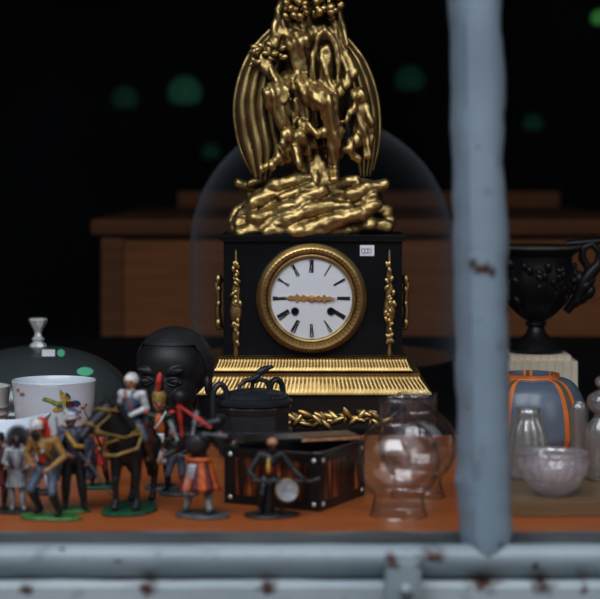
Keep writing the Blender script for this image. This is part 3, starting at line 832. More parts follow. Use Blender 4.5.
# trim to stand on the shelf
zmin = .012
pr = [p for p in pr]
hd = blob('head', [('c', p[1], p[2], p[3], p[4], 0) if p[0] == 'c' else p for p in pr if not (p[0] == 'c' and p[2][2] < .0)] , [M['ebony']], .0013, r, 3)
for sx in (-1, 1):
    mb = MB(); mb.ell(h(sx*15, -39.6, 52), (7.2*S, 3.0*S, 3.2*S), (0, 0, sx*-.3))
    for up in (-1, 1):
        mb.tube([h(sx*15+8.2*t, -40.6+abs(t)*1.4+sx*t*-2.2*-1, 52-up*4.0*(1-t*t)) for t in (-1, -.6, -.2, .2, .6, 1)], [.5*S, 1.1*S, 1.3*S, 1.3*S, 1.1*S, .5*S], 8)
    mb.build('eye', M['ebony'], hd)
mb = MB(); rows = []
for j in range(31):
    row = []
    for k in range(160):
        a = 2*PI*k/160
        front = max(0, -math.sin(a))
        low = 58-41*min(1, front*2.2)**.8                       # hairline: high over the brow, low at the nape
        u = j/30; zz = 1-u
        el = math.asin(max(-1, min(1, (40-low*1.0)/41)))
        ang = el + (PI/2-el)*u
        x = 41.4*math.cos(ang)*math.cos(a); y = 4+46.0*math.cos(ang)*math.sin(a)
        if math.sin(a) < 0: y = 4+48.2*math.cos(ang)*math.sin(a)
        z = 40-41.6*math.sin(ang)
        g = 1+.016*math.sin(52*a+3*math.sin(9*u)) * (1-u*.8)+.008*math.sin(60*u)
        if j == 0: g = .93
        row.append(Vector(h(x*g, y*g, z if j else z)))
    rows.append(row)
mb.grid(rows, True); mb.build('hair', M['hairb'], hd, angle=180)
mb = MB(); mb.lathe([(0, 0), (30*S, 0), (31*S, .004), (27*S, .010), (0, .011)], 40); mb.build('neck_base', M['ebony'], r)

# ================================================================== BLACK IRON POT
d = .935; s = d/F
r = thing('iron_pot', 'black cast iron lidded pot with branch handle on lid and upright ring handles', 'pot', (GX(254, d), d, 0), math.radians(18))
R = 39*s
zL = z_at(403, d)
mb = MB(); oc = lambda pf: mb.lathe(pf, 10)
mb.lathe([(0, .012), (R*.80, .012), (R*.86, .016), (R*.84, .021), (R*1.02, .026), (R*1.03, .030), (R*.94, .033), (R*.93, zL-.010), (R*.98, zL-.007), (R*1.0, zL-.003), (R*.96, zL-.001), (0, zL-.001)], 10)
mb.build('pot_body', M['iron'], r, angle=25)
mb = MB(); mb.lathe([(R*.99, zL), (R*1.0, zL+.003), (R*.93, zL+.005), (R*.78, zL+.009), (R*.74, zL+.011), (R*.5, zL+.0135), (0, zL+.0145)], 40)
for k in range(40):
    a = 2*PI*k/40; mb.ell((R*.85*math.cos(a), R*.85*math.sin(a), zL+.0075), .0016, u=8, v=6)
lid = mb.build('lid', M['iron'], r, angle=40)
Z = zL+.013
mb = MB()
mb.tube([(-.016, -.004, Z-.002), (-.017, -.004, Z+.006), (-.010, -.003, Z+.011), (-.002, -.002, Z+.012), (.010, -.001, Z+.019)], [.0026, .0024, .0026, .003, .0022], 10)
mb.tube([(-.002, .002, Z+.0), (-.001, .001, Z+.008), (.006, 0, Z+.0115), (.014, 0, Z+.009), (.018, 0, Z-.003)], [.0024, .0024, .0026, .0026, .0026], 10)
mb.ell((.009, -.001, Z+.0205), (.0088, .0042, .0040), (0, -.45, 0)); mb.ell((.0165, -.001, Z+.0235), (.0045, .003, .0024), (0, -.2, 0))
mb.build('lid_handle', M['iron'], lid)
for sx, yy, n_ in ((-1, -.010, 1), (1, .012, 1)):
    mb = MB(); x = -38*s if sx < 0 else 27*s
    yb = yy
    pts = []
    hw, hh = 7*s, 20*s
    for k in range(13):
        a = PI*k/12
        pts.append((x+hw*math.cos(a), yb, zL+2*s+hh*.35+hh*.62*math.sin(a)))
    pts = [(x+hw, yb, zL-.012)] + pts + [(x-hw, yb, zL-.012)]
    mb.tube(pts, .0030, 10, flat=1.3)
    mb.box((x*.92, yb, zL-.011), (.018, .007, .006), bev=.001)
    mb.build('ring_handle', M['iron'], r)
for k in range(4):
    a = PI/4+k*PI/2 - .1
    mb = MB(); x, y = R*.86*math.cos(a), R*.86*math.sin(a)
    mb.tube([(x*.9, y*.9, .024), (x*1.1, y*1.1, .016), (x*1.02, y*1.02, .007), (x*1.1, y*1.1, .002)], [.007, .006, .0045, .006], 10)
    mb.cap((x*1.1, y*1.1, .0035), (x*1.1, y*1.1, .0036), .0035, .0035)
    mb.build('foot', M['iron'], r)

# ================================================================== TORTOISESHELL BOX
B0 = Vector((GX(319.5, .79), K*.79, 0)); rot = math.radians(-27)
Lx, Ly, Hz = .094, .090, .0505
ux = Vector((math.cos(rot), math.sin(rot), 0)); uy = Vector((-math.sin(rot), math.cos(rot), 0))
cen = B0 - ux*Lx/2 + uy*Ly/2
r = thing('tortoiseshell_box', 'open black box with tortoiseshell panels and metal corner studs behind the toy musician', 'box', (cen.x, cen.y/K, 0), rot)
M['frame'] = mat('ebonised_wood', (.007, .006, .006), (.014, .012, .012), rough=.25, scale=30)
mb = MB(); tt = .004
mb.box((0, 0, .003), (Lx-.002, Ly-.002, .006))
for sx in (-1, 1):
    mb.box((sx*(Lx/2-tt/2), 0, Hz/2), (tt, Ly, Hz), bev=.0007)
    mb.box((0, sx*(Ly/2-tt/2), Hz/2), (Lx, tt, Hz), bev=.0007)
for sx in (-1, 1):
    for sy in (-1, 1): mb.box((sx*(Lx/2-.004), sy*(Ly/2-.004), Hz/2), (.0105, .0105, Hz+.001), bev=.001)
    mb.box((sx*(Lx/2-.002), 0, .0045), (.006, Ly, .009), bev=.001); mb.box((sx*(Lx/2-.002), 0, Hz-.003), (.006, Ly, .006), bev=.001)
    mb.box((0, sx*(Ly/2-.002), .0045), (Lx, .006, .009), bev=.001); mb.box((0, sx*(Ly/2-.002), Hz-.003), (Lx, .006, .006), bev=.001)
mb.build('box_body', M['frame'], r, smooth=False)
for (x, y, w_, dp) in ((0, -Ly/2-.0004, Lx-.020, .001), (0, Ly/2+.0004, Lx-.020, .001), (Lx/2+.0004, 0, .001, Ly-.020), (-Lx/2-.0004, 0, .001, Ly-.020)):
    mb = MB(); mb.box((x, y, Hz/2), (w_, dp, Hz-.017)); mb.build('tortoiseshell_panel', M['tort'], r, smooth=False)
for sx, sy in ((-1, -1), (1, -1), (1, 1)):
    for zz in (.006, Hz-.006):
        for f in (0, 1):
            mb = MB()
            if f == 0 and sy < 0: mb.ell((sx*(Lx/2-.005), -Ly/2-.0014, zz), (.0021, .001, .0021), u=12, v=8)
            elif f == 1 and sx > 0: mb.ell((Lx/2+.0014, sy*(Ly/2-.005), zz), (.001, .0021, .0021), u=12, v=8)
            else: mb.bm.free(); continue
            mb.build('stud', M['silverb'], r)
# loose lid lying askew across the back of the box
lc = Vector((-.003, 1.661/K, Hz+.0007)); 
r2 = thing('box_lid', 'loose dark lid with pale striped top lying askew across the tortoiseshell box', 'box lid', lc, math.radians(18))
mb = MB(); mb.box((0, 0, .002), (.113, .036, .004), bev=.001); mb.build('lid_board', M['frame'], r2, smooth=False)
mb = MB(); mb.box((.027, -.0182, .002), (.056, .0012, .0030)); mb.build('lid_edge_strip', M['orange' if False else 'tan'], r2, smooth=False)
mb = MB()
for k in range(5): mb.box((.030, -.0125+k*.0062, .0042), (.048, .0026, .0006))
mb.build('lid_inlay', M['board'], r2, smooth=False)

# ================================================================== GLASS LAMP GLOBES
def globe(px, d, gr, top_r, topy, lb):
    s = d/F
    r = thing('lamp_globe', lb, 'lamp glass', (GX(px, d), d, 0), group='clear glass lamp globes')
    mb = MB(); G = gr*s; fh = .0185; br = .0222; tr = top_r*s; zt = z_at(topy, d)
    zc = fh+math.sqrt(G*G-br*br)
    n = 36; t0 = -math.acos(br/G); t1 = math.acos(tr/G)
    prof = [(br*1.12, 0), (br*1.13, .001), (br*1.06, .006), (br*1.0, .013), (br*.99, .0165)]
    prof += [(G*math.cos(t0+(t1-t0)*k/n), zc+G*math.sin(t0+(t1-t0)*k/n)) for k in range(n+1)]
    zn = prof[-1][1]
    prof += [(tr*.97, zn+.002), (tr*.96, zt-.003), (tr*1.0, zt)]
    mb.lathe(prof, 72); mb.build('globe', M['globe'], r, angle=180)
    for z, q in ((.0006, br*1.12), (zt, tr)):
        mb = MB(); mb.tube([(q*math.cos(2*PI*k/48), q*math.sin(2*PI*k/48), z) for k in range(48)], .0006, 6, closed=True); mb.build('rim', M['globe'], r)
    return r
globe(398.5, .782, 42.3, 20.5, 399, 'clear round glass lamp globe, the nearer and left of the two')
globe(417.5, .827, 39.3, 19.5, 394, 'clear round glass lamp globe half hidden behind the nearer globe')

# ================================================================== RIGHT PANE DISPLAY
BT = .0135
mb = MB(); mb.box(((GX(478, .79)+.36)/2, 1.651, BT/2), (.36-GX(478, .79), .19, BT), bev=.0015)
tag(mb.build('pale_board', M['board'], smooth=False), 'pale wooden board on the shelf under the cut glass in the right pane', 'board')
# bowl
d = .795; s = d/F
r = thing('glass_bowl', 'round ribbed cut glass bowl in front on the pale board', 'bowl', (GX(553.5, d), d, BT))
mb = MB(); H_ = z_at(451.5, d)-BT
def ribs(n, amp): return lambda a, i, z: 1+amp*abs(math.sin(n*a/2))
bprof = [(0, .002), (15*s, 0), (17*s, .001), (19*s, .004), (25*s, .010), (30.5*s, .020), (32.5*s, .029), (32.5*s, H_-.006), (33*s, H_-.002), (34*s, H_), (32.5*s, H_), (31*s, H_-.004), (29.5*s, .026), (20*s, .012), (0, .007)]
mb.lathe(bprof, 144, mod=lambda a, i, z: 1+(.10*abs(math.sin(10*a)) if 3 <= i <= 6 else .05*abs(math.sin(10*a)) if i == 7 else 0)); mb.build('bowl_body', M['cut'], r, angle=180)
# conical carafe
d = .838; s = d/F
r = thing('glass_carafe', 'tall tapering cut glass carafe beside the upright window bar', 'carafe', (GX(528, d), d, BT))
H_ = z_at(405, d)-BT-.003
mb = MB(); mb.lathe([(0, .001), (19*s, 0), (21*s, .004), (21*s, .012), (19*s, H_*.45), (15.5*s, H_*.74), (12.5*s, H_*.84), (11.5*s, H_*.92), (12*s, H_), (10*s, H_), (8.5*s, H_*.84), (14*s, H_*.5), (17*s, .01), (0, .006)], 120, mod=lambda a, i, z: 1+(.14*abs(math.sin(6*a)) if 2 <= i <= 5 else .04*abs(math.sin(6*a)))); mb.build('carafe_body', M['cutb'], r, angle=180)
# spill vase
d = .850; s = d/F
r = thing('glass_tumbler', 'slender cut glass tumbler between the bowl and the stoppered decanter', 'tumbler', (GX(579, d), d, BT))
H_ = z_at(402, d)-BT
mb = MB(); mb.lathe([(0, .001), (8*s, 0), (8.6*s, .003), (7.6*s, .010), (8.4*s, H_*.6), (8.6*s, H_*.86), (6.5*s, H_*.97), (5*s, H_), (4*s, H_), (6*s, H_*.9), (6.4*s, .014), (0, .010)], 96, mod=lambda a, i, z: 1+.09*abs(math.sin(5*a))); mb.build('tumbler_body', M['cutb'], r, angle=180)
# decanter
d = .832; s = d/F
r = thing('glass_decanter', 'cut glass decanter with ball stopper at the right frame edge', 'decanter', (GX(603, d), d, BT))
zz = lambda py: z_at(py, d)-BT
mb = MB(); mb.lathe([(0, .001), (15*s, 0), (17*s, .003), (17*s, zz(440)), (15*s, zz(425)), (9*s, zz(418)), (8*s, zz(413)), (14*s, zz(409)), (15.5*s, zz(402)), (13*s, zz(395)), (7*s, zz(391)), (6*s, zz(391)), (5.5*s, zz(415)), (13*s, zz(430)), (14*s, .008), (0, .006)], 96, mod=lambda a, i, z: 1+(.05*abs(math.sin(8*a)) if 2 <= i <= 9 else 0)); mb.build('decanter_body', M['cutb'], r, angle=180)
mb = MB(); mb.lathe([(4.5*s, zz(400)), (5.4*s, zz(391.5)), (3.5*s, zz(390)), (3.5*s, zz(388)), (7*s, zz(385)), (8*s, zz(381.5)), (6.6*s, zz(377.5)), (0, zz(375.5))], 12); mb.build('stopper', M['cutb'], r, angle=20)
# blue-grey vase
d = .975; s = d/F
r = thing('banded_vase', 'round blue-grey glazed vase with orange bands behind the cut glass', 'vase', (GX(531, d), d, 0))
mb = MB(); R = 57*s; zr = z_at(374, d)
vp = [(0, .002), (.86*R, 0), (.90*R, .003), (.97*R, .010)] + [(R*(.50+.50*math.cos(t)**.8), .016+(zr-.020)*math.sin(t)) for t in [PI/2*k/17 for k in range(17)]]
zl = vp[-1][1]
vp += [(.50*R, zl+.001), (.49*R, zr-.002), (.50*R, zr+.001), (.46*R, zr+.001), (.44*R, zr-.006), (.5*R, zr-.02), (0, .02)]
nv = len(vp)
def vm(i, j):
    a = (j+.5)*360/180
    if nv-8 < i <= nv-5 : return 1
    x = (a-270)
    for c_ in (38, -38, 118, -118, 180):
        q = abs(((x-c_)+180) % 360-180)
        if 4.5 < q < 10: return 1
        if q <= 4.5: return 2
    return 0
M['olive'] = mat('grey_olive_glaze', (.12, .10, .08), (.17, .14, .1), rough=.3)
mb.lathe(vp, 180, mi=vm); mb.build('vase_body', [M['pot'], M['orange'], M['olive']], r)
# cream pedestal
d = 1.17; s = d/F
r = thing('fluted_pedestal', 'low cream fluted marble pedestal under the dark urn', 'pedestal', (GX(536, d), d, 0))
zt = z_at(352, d)
def fl(nm, hw, z0, z1, n):
    mb = MB(); pts = []
    cs_ = [(-hw, -hw), (hw, -hw), (hw, hw), (-hw, hw)]
    for q in range(4):
        (x0, y0), (x1, y1) = cs_[q], cs_[(q+1) % 4]
        nx, ny = (y1-y0)/(2*hw), -(x1-x0)/(2*hw)
        for k in range(n*6):
            t = k/(n*6); dd = -.0022*max(0, math.sin(PI*t*n)**2)
            pts.append((x0+(x1-x0)*t+nx*dd, y0+(y1-y0)*t+ny*dd))
    mb.grid([[Vector((x, y, z)) for x, y in pts] for z in (z0, z1)], True, 0, True, True)
    return mb.build(nm, M['cream'], r, smooth=False)
fl('pedestal_foot', .047, 0, zt-.007, 9)
fl('pedestal_block', .0395, zt-.007, zt, 8)
# dark urn
r = thing('bronze_urn', 'dark bronze urn with scrolled handles standing on the cream pedestal', 'urn', (GX(536, d), d, zt))
zz = lambda py: z_at(py, d)-zt
mb = MB()
mb.lathe([(0, 0), (27*s, 0), (28*s, .004), (24*s, .010), (19*s, zz(340)), (10*s, zz(333)), (8*s, zz(327)), (11*s, zz(324)), (9*s, zz(321)), (16*s, zz(316)), (28*s, zz(304)), (36*s, zz(288)), (38*s, zz(276)), (35*s, zz(264)), (36*s, zz(256)), (43*s, zz(250)), (44*s, zz(246)), (40*s, zz(246)), (32*s, zz(256)), (34*s, zz(280)), (20*s, zz(308)), (0, zz(312))], 120, mod=lambda a, i, z: 1+(.05*abs(math.sin(7*a)) if 9 <= i <= 12 else 0))
random.seed(8)
for k in range(70):
    a = random.random()*2*PI; py = random.uniform(262, 300); q = np.interp(py, [256, 276, 304], [36, 39, 29])*s
    mb.ell((q*math.cos(a), q*math.sin(a), zz(py)), (.005, .005, .007), (random.random(), random.random(), a), u=8, v=6)
urn = mb.build('urn_body', M['bronze'], r)
mb = MB(); mb.lathe([(43.2*s, zz(249)), (45*s, zz(247.5)), (45*s, zz(245.5)), (42*s, zz(245))], 72, mod=lambda a, i, z: 1+.012*math.sin(30*a)); mb.build('urn_rim', M['bronze_edge'], urn)
for sx in (-1, 1):
    mb = MB(); X = lambda p: sx*p*s
    pts = [(X(30), 0, zz(312)), (X(41), 0, zz(298)), (X(48), 0, zz(282)), (X(55), 0, zz(272)), (X(63), 0, zz(264)), (X(64), 0, zz(252)), (X(56), 0, zz(244)), (X(47), 0, zz(248)), (X(46), 0, zz(258)), (X(52), 0, zz(268))]
    mb.tube(pts, [.005, .007, .009, .009, .007, .0055, .0055, .0055, .0055, .005], 12)
    mb.tube([(X(30), 0, zz(244)), (X(44), 0, zz(243)), (X(60), 0, zz(241.5)), (X(74), 0, zz(240))], [.004, .005, .005, .003], 10)
    for k in range(8): mb.ell((X(40+random.random()*14), random.uniform(-.005, .005), zz(276+random.random()*26)), (.007, .006, .010), (0, sx*.5, 0), u=10, v=8)
    mb.build('scroll_handle', M['bronze'], urn)

# ================================================================== TOY FIGURES
def smooth_figure(name, H, J, cols, parent, zoff=0.0, face=True, skirt=None, beard=None, voxel=.00062):
    """body with posed joints; cols: dict region -> material key. One continuous mesh."""
    D = dict(pelvis=(0, 0, .50), chest=(0, .0, .70), neck=(0, -.005, .815), head=(0, -.018, .905),
             sha=(-.118, 0, .775), shb=(.118, 0, .775), ela=(-.165, .01, .635), elb=(.165, .01, .635), haa=(-.13, -.08, .53), hab=(.13, -.08, .53),
             hipa=(-.058, 0, .48), hipb=(.058, 0, .48), kna=(-.07, -.025, .265), knb=(.07, -.025, .265), ana=(-.07, .0, .05), anb=(.07, .0, .05), toa=None, tob=None, look=0.0)
    D.update(J)
    keys = ['skin', 'coat', 'front', 'sleeve', 'trouser', 'boot', 'hand', 'eye', 'lip', 'shoe']
    dv = dict(skin='paleskin', coat='red', front=None, sleeve=None, trouser='bluegrey', boot='blackp', hand=None, eye='blackp', lip='maroon', shoe=None)
    dv.update(cols)
    dv['front'] = dv['front'] or dv['coat']; dv['sleeve'] = dv['sleeve'] or dv['coat']; dv['hand'] = dv['hand'] or dv['skin']; dv['shoe'] = dv['shoe'] or dv['boot']
    ix = {k: i for i, k in enumerate(keys)}
    V = {k: (Vector(v)*H+Vector((0, 0, zoff)) if isinstance(v, (tuple, Vector)) else v) for k, v in D.items()}
    pr = []
    def c(a, b, ra, rb, k): pr.append(('c', tuple(a), tuple(b), ra*H, rb*H, ix[k]))
    def e(p, rr, k, rot=None): pr.append(('e', tuple(p), tuple(x*H for x in rr), rot, ix[k]))
    pe, ch, nk, hd = V['pelvis'], V['chest'], V['neck'], V['head']
    e(pe, (.090, .066, .075), 'trouser'); c(pe+Vector((0, 0, .05*H)), ch, .072, .088, 'coat'); e(ch+Vector((0, 0, .02*H)), (.115, .074, .10), 'coat')
    e((pe+ch)/2+Vector((0, -.044*H, .07*H)), (.064, .047, .135), 'front')
    c(ch+Vector((0, 0, .06*H)), nk, .05, .036, 'coat'); c(nk, hd, .036, .04, 'skin')
    # head
    R = Matrix.Rotation(D['look'], 3, 'Z')
    hp = lambda x, y, z: hd + R @ Vector((x*H, y*H, z*H))
    e(hd, (.060, .070, .078), 'skin', (0, 0, D['look'])); e(hp(0, -.022, -.045), (.040, .042, .038), 'skin')
    e(hp(0, -.072, -.012), (.012, .018, .018), 'skin'); e(hp(0, -.058, -.044), (.018, .010, .007), 'lip')
    for sx in (-1, 1):
        e(hp(sx*.024, -.0625, .008), (.010, .008, .007), 'eye'); e(hp(sx*.062, .004, -.008), (.010, .015, .022), 'skin'); e(hp(sx*.024, -.060, .022), (.018, .010, .006), 'skin')
    for q, sg in (('a', -1), ('b', 1)):
        sh, el, ha = V['sh'+q], V['el'+q], V['ha'+q]
        c(ch+Vector((sg*.06*H, 0, .06*H)), sh, .062, .050, 'sleeve')
        c(sh, el, .046, .037, 'sleeve'); c(el, ha, .037, .026, 'sleeve')
        fd = (ha-el).normalized(); palm = ha+fd*.035*H
        e(palm, (.026, .026, .030), 'hand', tuple(fd.to_track_quat('Z', 'Y').to_euler()))
        inward = Vector((-sg, -.3, 0)); inward = (inward-fd*inward.dot(fd)).normalized(); lat = fd.cross(inward).normalized()
        for k in range(4):
            o = palm+lat*(k-1.5)*.014*H+fd*.018*H; ln = (.030, .036, .034, .026)[k]*H
            m1 = o+fd*ln*.75+inward*ln*.15; m2 = m1+inward*ln*.7+fd*ln*.15
            c(o, m1, .0085, .008, 'hand'); c(m1, m2, .008, .007, 'hand')
        o = palm-lat*.022*H; c(o, o+inward*.03*H+fd*.018*H-lat*.006*H, .010, .008, 'hand')
        hi, kn, an = V['hip'+q], V['kn'+q], V['an'+q]
        c(hi, kn, .064, .047, 'trouser')
        kk = kn+(an-kn)*.12
        c(kn, kk, .047, .046, 'trouser'); c(kk, kn+(an-kn)*.35, .046, .047, 'boot'); c(kn+(an-kn)*.35, an, .047, .030, 'boot')
        to = V['to'+q] or an+Vector((sg*.018*H, -.085*H, -.022*H))
        c(an+Vector((0, .015*H, -.014*H)), to, .031, .025, 'shoe')
    return blob(name, pr, [M[dv[k]] for k in keys], voxel, parent, 2), V, hp

def ebase(parent, rx, ry, m, h=.0026, cx=0, cy=0, seed=0):
    mb = MB(); n = 48
    rows = []
    for rr, z in ((.001, 0), (1, 0), (1.02, h*.5), (.97, h), (.6, h*1.05), (.001, h*1.05)):
        rows.append([Vector((cx+rr*rx*math.cos(2*PI*k/n)*(1+.06*math.sin(3*2*PI*k/n+seed)), cy+rr*ry*math.sin(2*PI*k/n)*(1+.06*math.cos(4*2*PI*k/n+seed)), z+(.0004*noise.noise((k*.7, rr*9, seed)) if z > 0 else 0))) for k in range(n)])
    mb.grid(rows, True); return mb.build('stand', m, parent)

GRP = 'painted lead toy figures along the window'
def toy(label, px, d, H, rz, J, cols, base=None, name='toy_soldier', bh=.0026):
    r = thing(name, label, 'toy figure', (GX(px, d), d, 0), math.radians(rz), group=GRP)
    if base: ebase(r, base[0], base[1], M[base[2]], bh, base[3] if len(base) > 3 else 0, base[4] if len(base) > 4 else 0, seed=px)
    b, V, hp = smooth_figure('body', H, J, cols, r, bh if base else 0)
    return r, b, V, hp, H
def hat_cap(b, hp, H, m, name='hair', top=.02, size=(.066, .076, .070), back=.014, cut=-.01):
    mb = MB(); c = hp(0, back, top)
    mb.ell(c, tuple(x*H for x in size), u=24, v=16)
    # keep only the part above / behind the face
    f0 = hp(0, -1, 0)-hp(0, 0, 0)
    dl = [v for v in mb.bm.verts if (v.co.z < hp(0, 0, cut).z and (v.co-c).dot(f0.normalized()) > -.02*H) or v.co.z < hp(0, 0, -.06).z]
    bmesh.ops.delete(mb.bm, geom=dl, context='VERTS')
    for v in mb.bm.verts: v.co += (v.co-c)*.06*noise.noise(v.co*500)
    return mb.build(name, m, b, angle=180)
def skirt(b, V, H, z0, z1, r0, r1, m, name, n=14, arc=None, mats=None, tilt=(0, 0)):
    """flared cloth around the hips with folds"""
    mb = MB(); N_ = 84; rows = []
    for i in range(9):
        u = i/8; rr = (r0+(r1-r0)*u)*H; z = V['pelvis'].z+(z0+(z1-z0)*u)*H
        rows.append([Vector((V['pelvis'].x+tilt[0]*u*H+rr*math.cos(2*PI*k/N_)*(1+.05*u*math.sin(n*2*PI*k/N_)), V['pelvis'].y+tilt[1]*u*H+rr*.8*math.sin(2*PI*k/N_)*(1+.05*u*math.sin(n*2*PI*k/N_)), z)) for k in range(N_)])
    inner = [[V['pelvis']*0+Vector((p.x*.97+V['pelvis'].x*.03, p.y*.97+V['pelvis'].y*.03, p.z)) for p in r_] for r_ in reversed(rows)]
    mb.grid(rows+inner, True, (lambda i, j: 1 if mats and (j // 6) % 2 else 0))
    return mb.build(name, mats or m, b, angle=180)
def strap(b, pts, w, m, name, n=8):
    mb = MB(); mb.tube(pts, w, n, flat=.45); return mb.build(name, m, b)

# ---- striding soldier, red and white headdress
r, b, V, hp, H = toy('toy soldier in mustard jacket and red vest striding under a red and white headdress', 46, .777, .086, -18,
    dict(pelvis=(0, .02, .48), chest=(-.02, -.02, .67), neck=(-.04, -.045, .785), head=(-.055, -.065, .875), sha=(-.14, -.02, .745), shb=(.10, .0, .75), ela=(-.20, -.03, .60), haa=(-.10, -.13, .53), elb=(.20, .0, .59), hab=(.11, -.13, .49),
         hipa=(-.06, .02, .46), hipb=(.06, .02, .46), kna=(-.13, -.09, .27), ana=(-.08, .03, .06), knb=(.11, -.09, .25), anb=(.15, -.02, .05), look=-.35),
    dict(skin='skin', coat='mustard', front='red', sleeve='mustard', trouser='bluegrey', boot='blackp'), (.0275, .016, 'grassbase', .004, 0))
mb = MB(); mb.ell(hp(-.004, -.012, .038), (.074*H, .080*H, .058*H), u=20, v=12)
for k in range(5):
    zz = .015+k*.016; q = .076-.004*k
    mb.tube([hp(q*math.cos(t), -.006+q*1.05*math.sin(t), zz+.010*math.sin(t+k)) for t in [2*PI*j/24 for j in range(24)]], .010*H, 8, closed=True)
hd_ = mb.build('headdress', M['white'], b)
mb = MB(); mb.ell(hp(.022, .022, .036), (.074*H, .070*H, .072*H), u=20, v=12)
mb.tube([hp(.05, .035, .05), hp(.075, .05, -.02), hp(.08, .055, -.09), hp(.07, .06, -.14)], [.035*H, .04*H, .034*H, .018*H], 10, flat=.5)
mb.build('red_cloth', M['red'], hd_)
mb = MB(); mb.ell(hp(0, -.045, -.060), (.044*H, .036*H, .046*H)); mb.ell(hp(0, -.07, -.036), (.03*H, .012*H, .009*H)); mb.build('beard', M['blackp'], b)
strap(b, [V['sha']+Vector((.02, -.04, .03))*H, V['chest']+Vector((0, -.095, 0))*H, V['pelvis']+Vector((.08, -.07, .08))*H], .011*H, M['blackp'], 'belt')
mb = MB(); mb.tube([V['pelvis']+Vector((.096*math.cos(t), .076*math.sin(t), .045))*H for t in [2*PI*j/28 for j in range(28)]], .014*H, 8, closed=True); mb.build('waist_belt', M['blackp'], b)
mb = MB(); mb.lathe([(0, .006*H), (.02*H, .004*H), (.024*H, 0), (0, -.004*H)], 16, mx=Matrix.Translation(V['chest']+Vector((.035, -.098, -.02))*H) @ Matrix.Rotation(PI/2, 4, 'X')); mb.build('badge', M['silvergrey'], b)
mb = MB(); mb.tube([V['shb']+Vector((.02, .10, -.30))*H, V['shb']+Vector((-.03, .09, .22))*H], [.013*H, .009*H], 8); mb.build('rifle', M['steel'], b)

# ---- cloaked officer
r, b, V, hp, H = toy('toy officer in violet grey cloak with yellow sash and blue and white turban', 74, .792, .0885, 10,
    dict(chest=(-.015, 0, .69), neck=(-.03, -.01, .81), head=(-.035, -.03, .90), ela=(-.17, -.02, .63), haa=(-.08, -.12, .56), elb=(.18, -.02, .62), hab=(.14, -.12, .50), kna=(-.08, -.03, .26), ana=(-.085, .0, .05), knb=(.07, -.05, .26), anb=(.10, -.05, .05), look=-.5),
    dict(skin='skin', coat='violet', front='violet', trouser='blackp', boot='blackp', hand='skin'), (.0155, .014, 'grassbase', .0, .0))
mb = MB(); mb.ell(hp(0, .0, .040), (.070*H, .078*H, .052*H), u=20, v=12)
for k in range(4):
    q = .074-.005*k
    mb.tube([hp(q*math.cos(t), q*1.06*math.sin(t), .016+k*.018+.012*math.sin(t*1+k*1.5)) for t in [2*PI*j/24 for j in range(24)]], .011*H, 8, closed=True)
tb = mb.build('turban', M['white'], b)
mb = MB(); mb.ell(hp(.014, -.02, .075), (.05*H, .05*H, .032*H)); mb.ell(hp(.045, .02, .045), (.034*H, .05*H, .04*H)); mb.build('turban_crown', M['blue'], tb)
mb = MB(); mb.ell(hp(0, -.058, -.035), (.03*H, .014*H, .010*H)); mb.build('moustache', M['blackp'], b)
# cloak: open front sheet
mb = MB(); rows = []
for i in range(16):
    u = i/15; z = V['neck'].z-.01*H-u*.50*H; row = []
    for k in range(41):
        a = math.radians(-55+ (290)*k/40); rr = (.06+.135*min(1, u*4)**.7+.05*u)*H
        row.append(Vector((V['chest'].x+rr*math.cos(a)*(1+.06*math.sin(9*a)*u), .012*H+rr*.78*math.sin(a)*(1+.06*math.sin(9*a)*u), z)))
    rows.append(row+[p*1+Vector((-p.x*.06, -p.y*.06, 0)) for p in reversed(row)])
mb.grid(rows, True, 0, True, True); mb.build('cloak', M['violet'], b, angle=180)
mb = MB(); mb.tube([V['sha']+Vector((.03, -.07, .0))*H, V['chest']+Vector((.02, -.10, -.06))*H, V['pelvis']+Vector((.10, -.09, .12))*H, V['pelvis']+Vector((.16, -.06, .05))*H], [.016*H, .026*H, .028*H, .02*H], 10, flat=.5); mb.build('sash', M['yellow'], b)
mb = MB(); mb.tube([V['hab']+Vector((-.10, -.05, .08))*H, V['hab']+Vector((.05, -.05, -.10))*H, V['hab']+Vector((.22, -.03, -.36))*H], [.012*H, .016*H, .008*H], 8); mb.build('sword', M['steel'], b)

# ---- silver clad figure with round crest
r, b, V, hp, H = toy('small toy figure in silvery white clothes with a dark round feather crest', 17, .788, .067, 8,
    dict(ela=(-.17, -.03, .63), haa=(-.10, -.13, .60), elb=(.19, 0, .64), hab=(.12, -.12, .55), ana=(-.05, .01, .05), anb=(.08, -.03, .05)),
    dict(skin='darkskin', coat='silvergrey', trouser='silvergrey', boot='silvergrey', hand='darkskin'), (.014, .011, 'darkbase'))
mb = MB()
for k in range(19):
    a = math.radians(-40+260*k/18); c0 = hp(.01, .05, .02)
    mb.tube([c0, c0+Vector((math.cos(a)*.10, .01, math.sin(a)*.10))*H, c0+Vector((math.cos(a)*.175, .015, math.sin(a)*.185))*H], [.012*H, .022*H, .010*H], 8, flat=.4)
mb.build('feather_crest', M['charcoal'], b)
hat_cap(b, hp, H, M['charcoal'], 'hair')
skirt(b, V, H, .02, -.20, .10, .145, M['silvergrey'], 'tunic_skirt')
mb = MB(); mb.tube([V['haa']+Vector((0, -.03, -.5))*H, V['haa']+Vector((0, -.03, .2))*H], .011*H, 8); mb.build('staff', M['steel'], b)

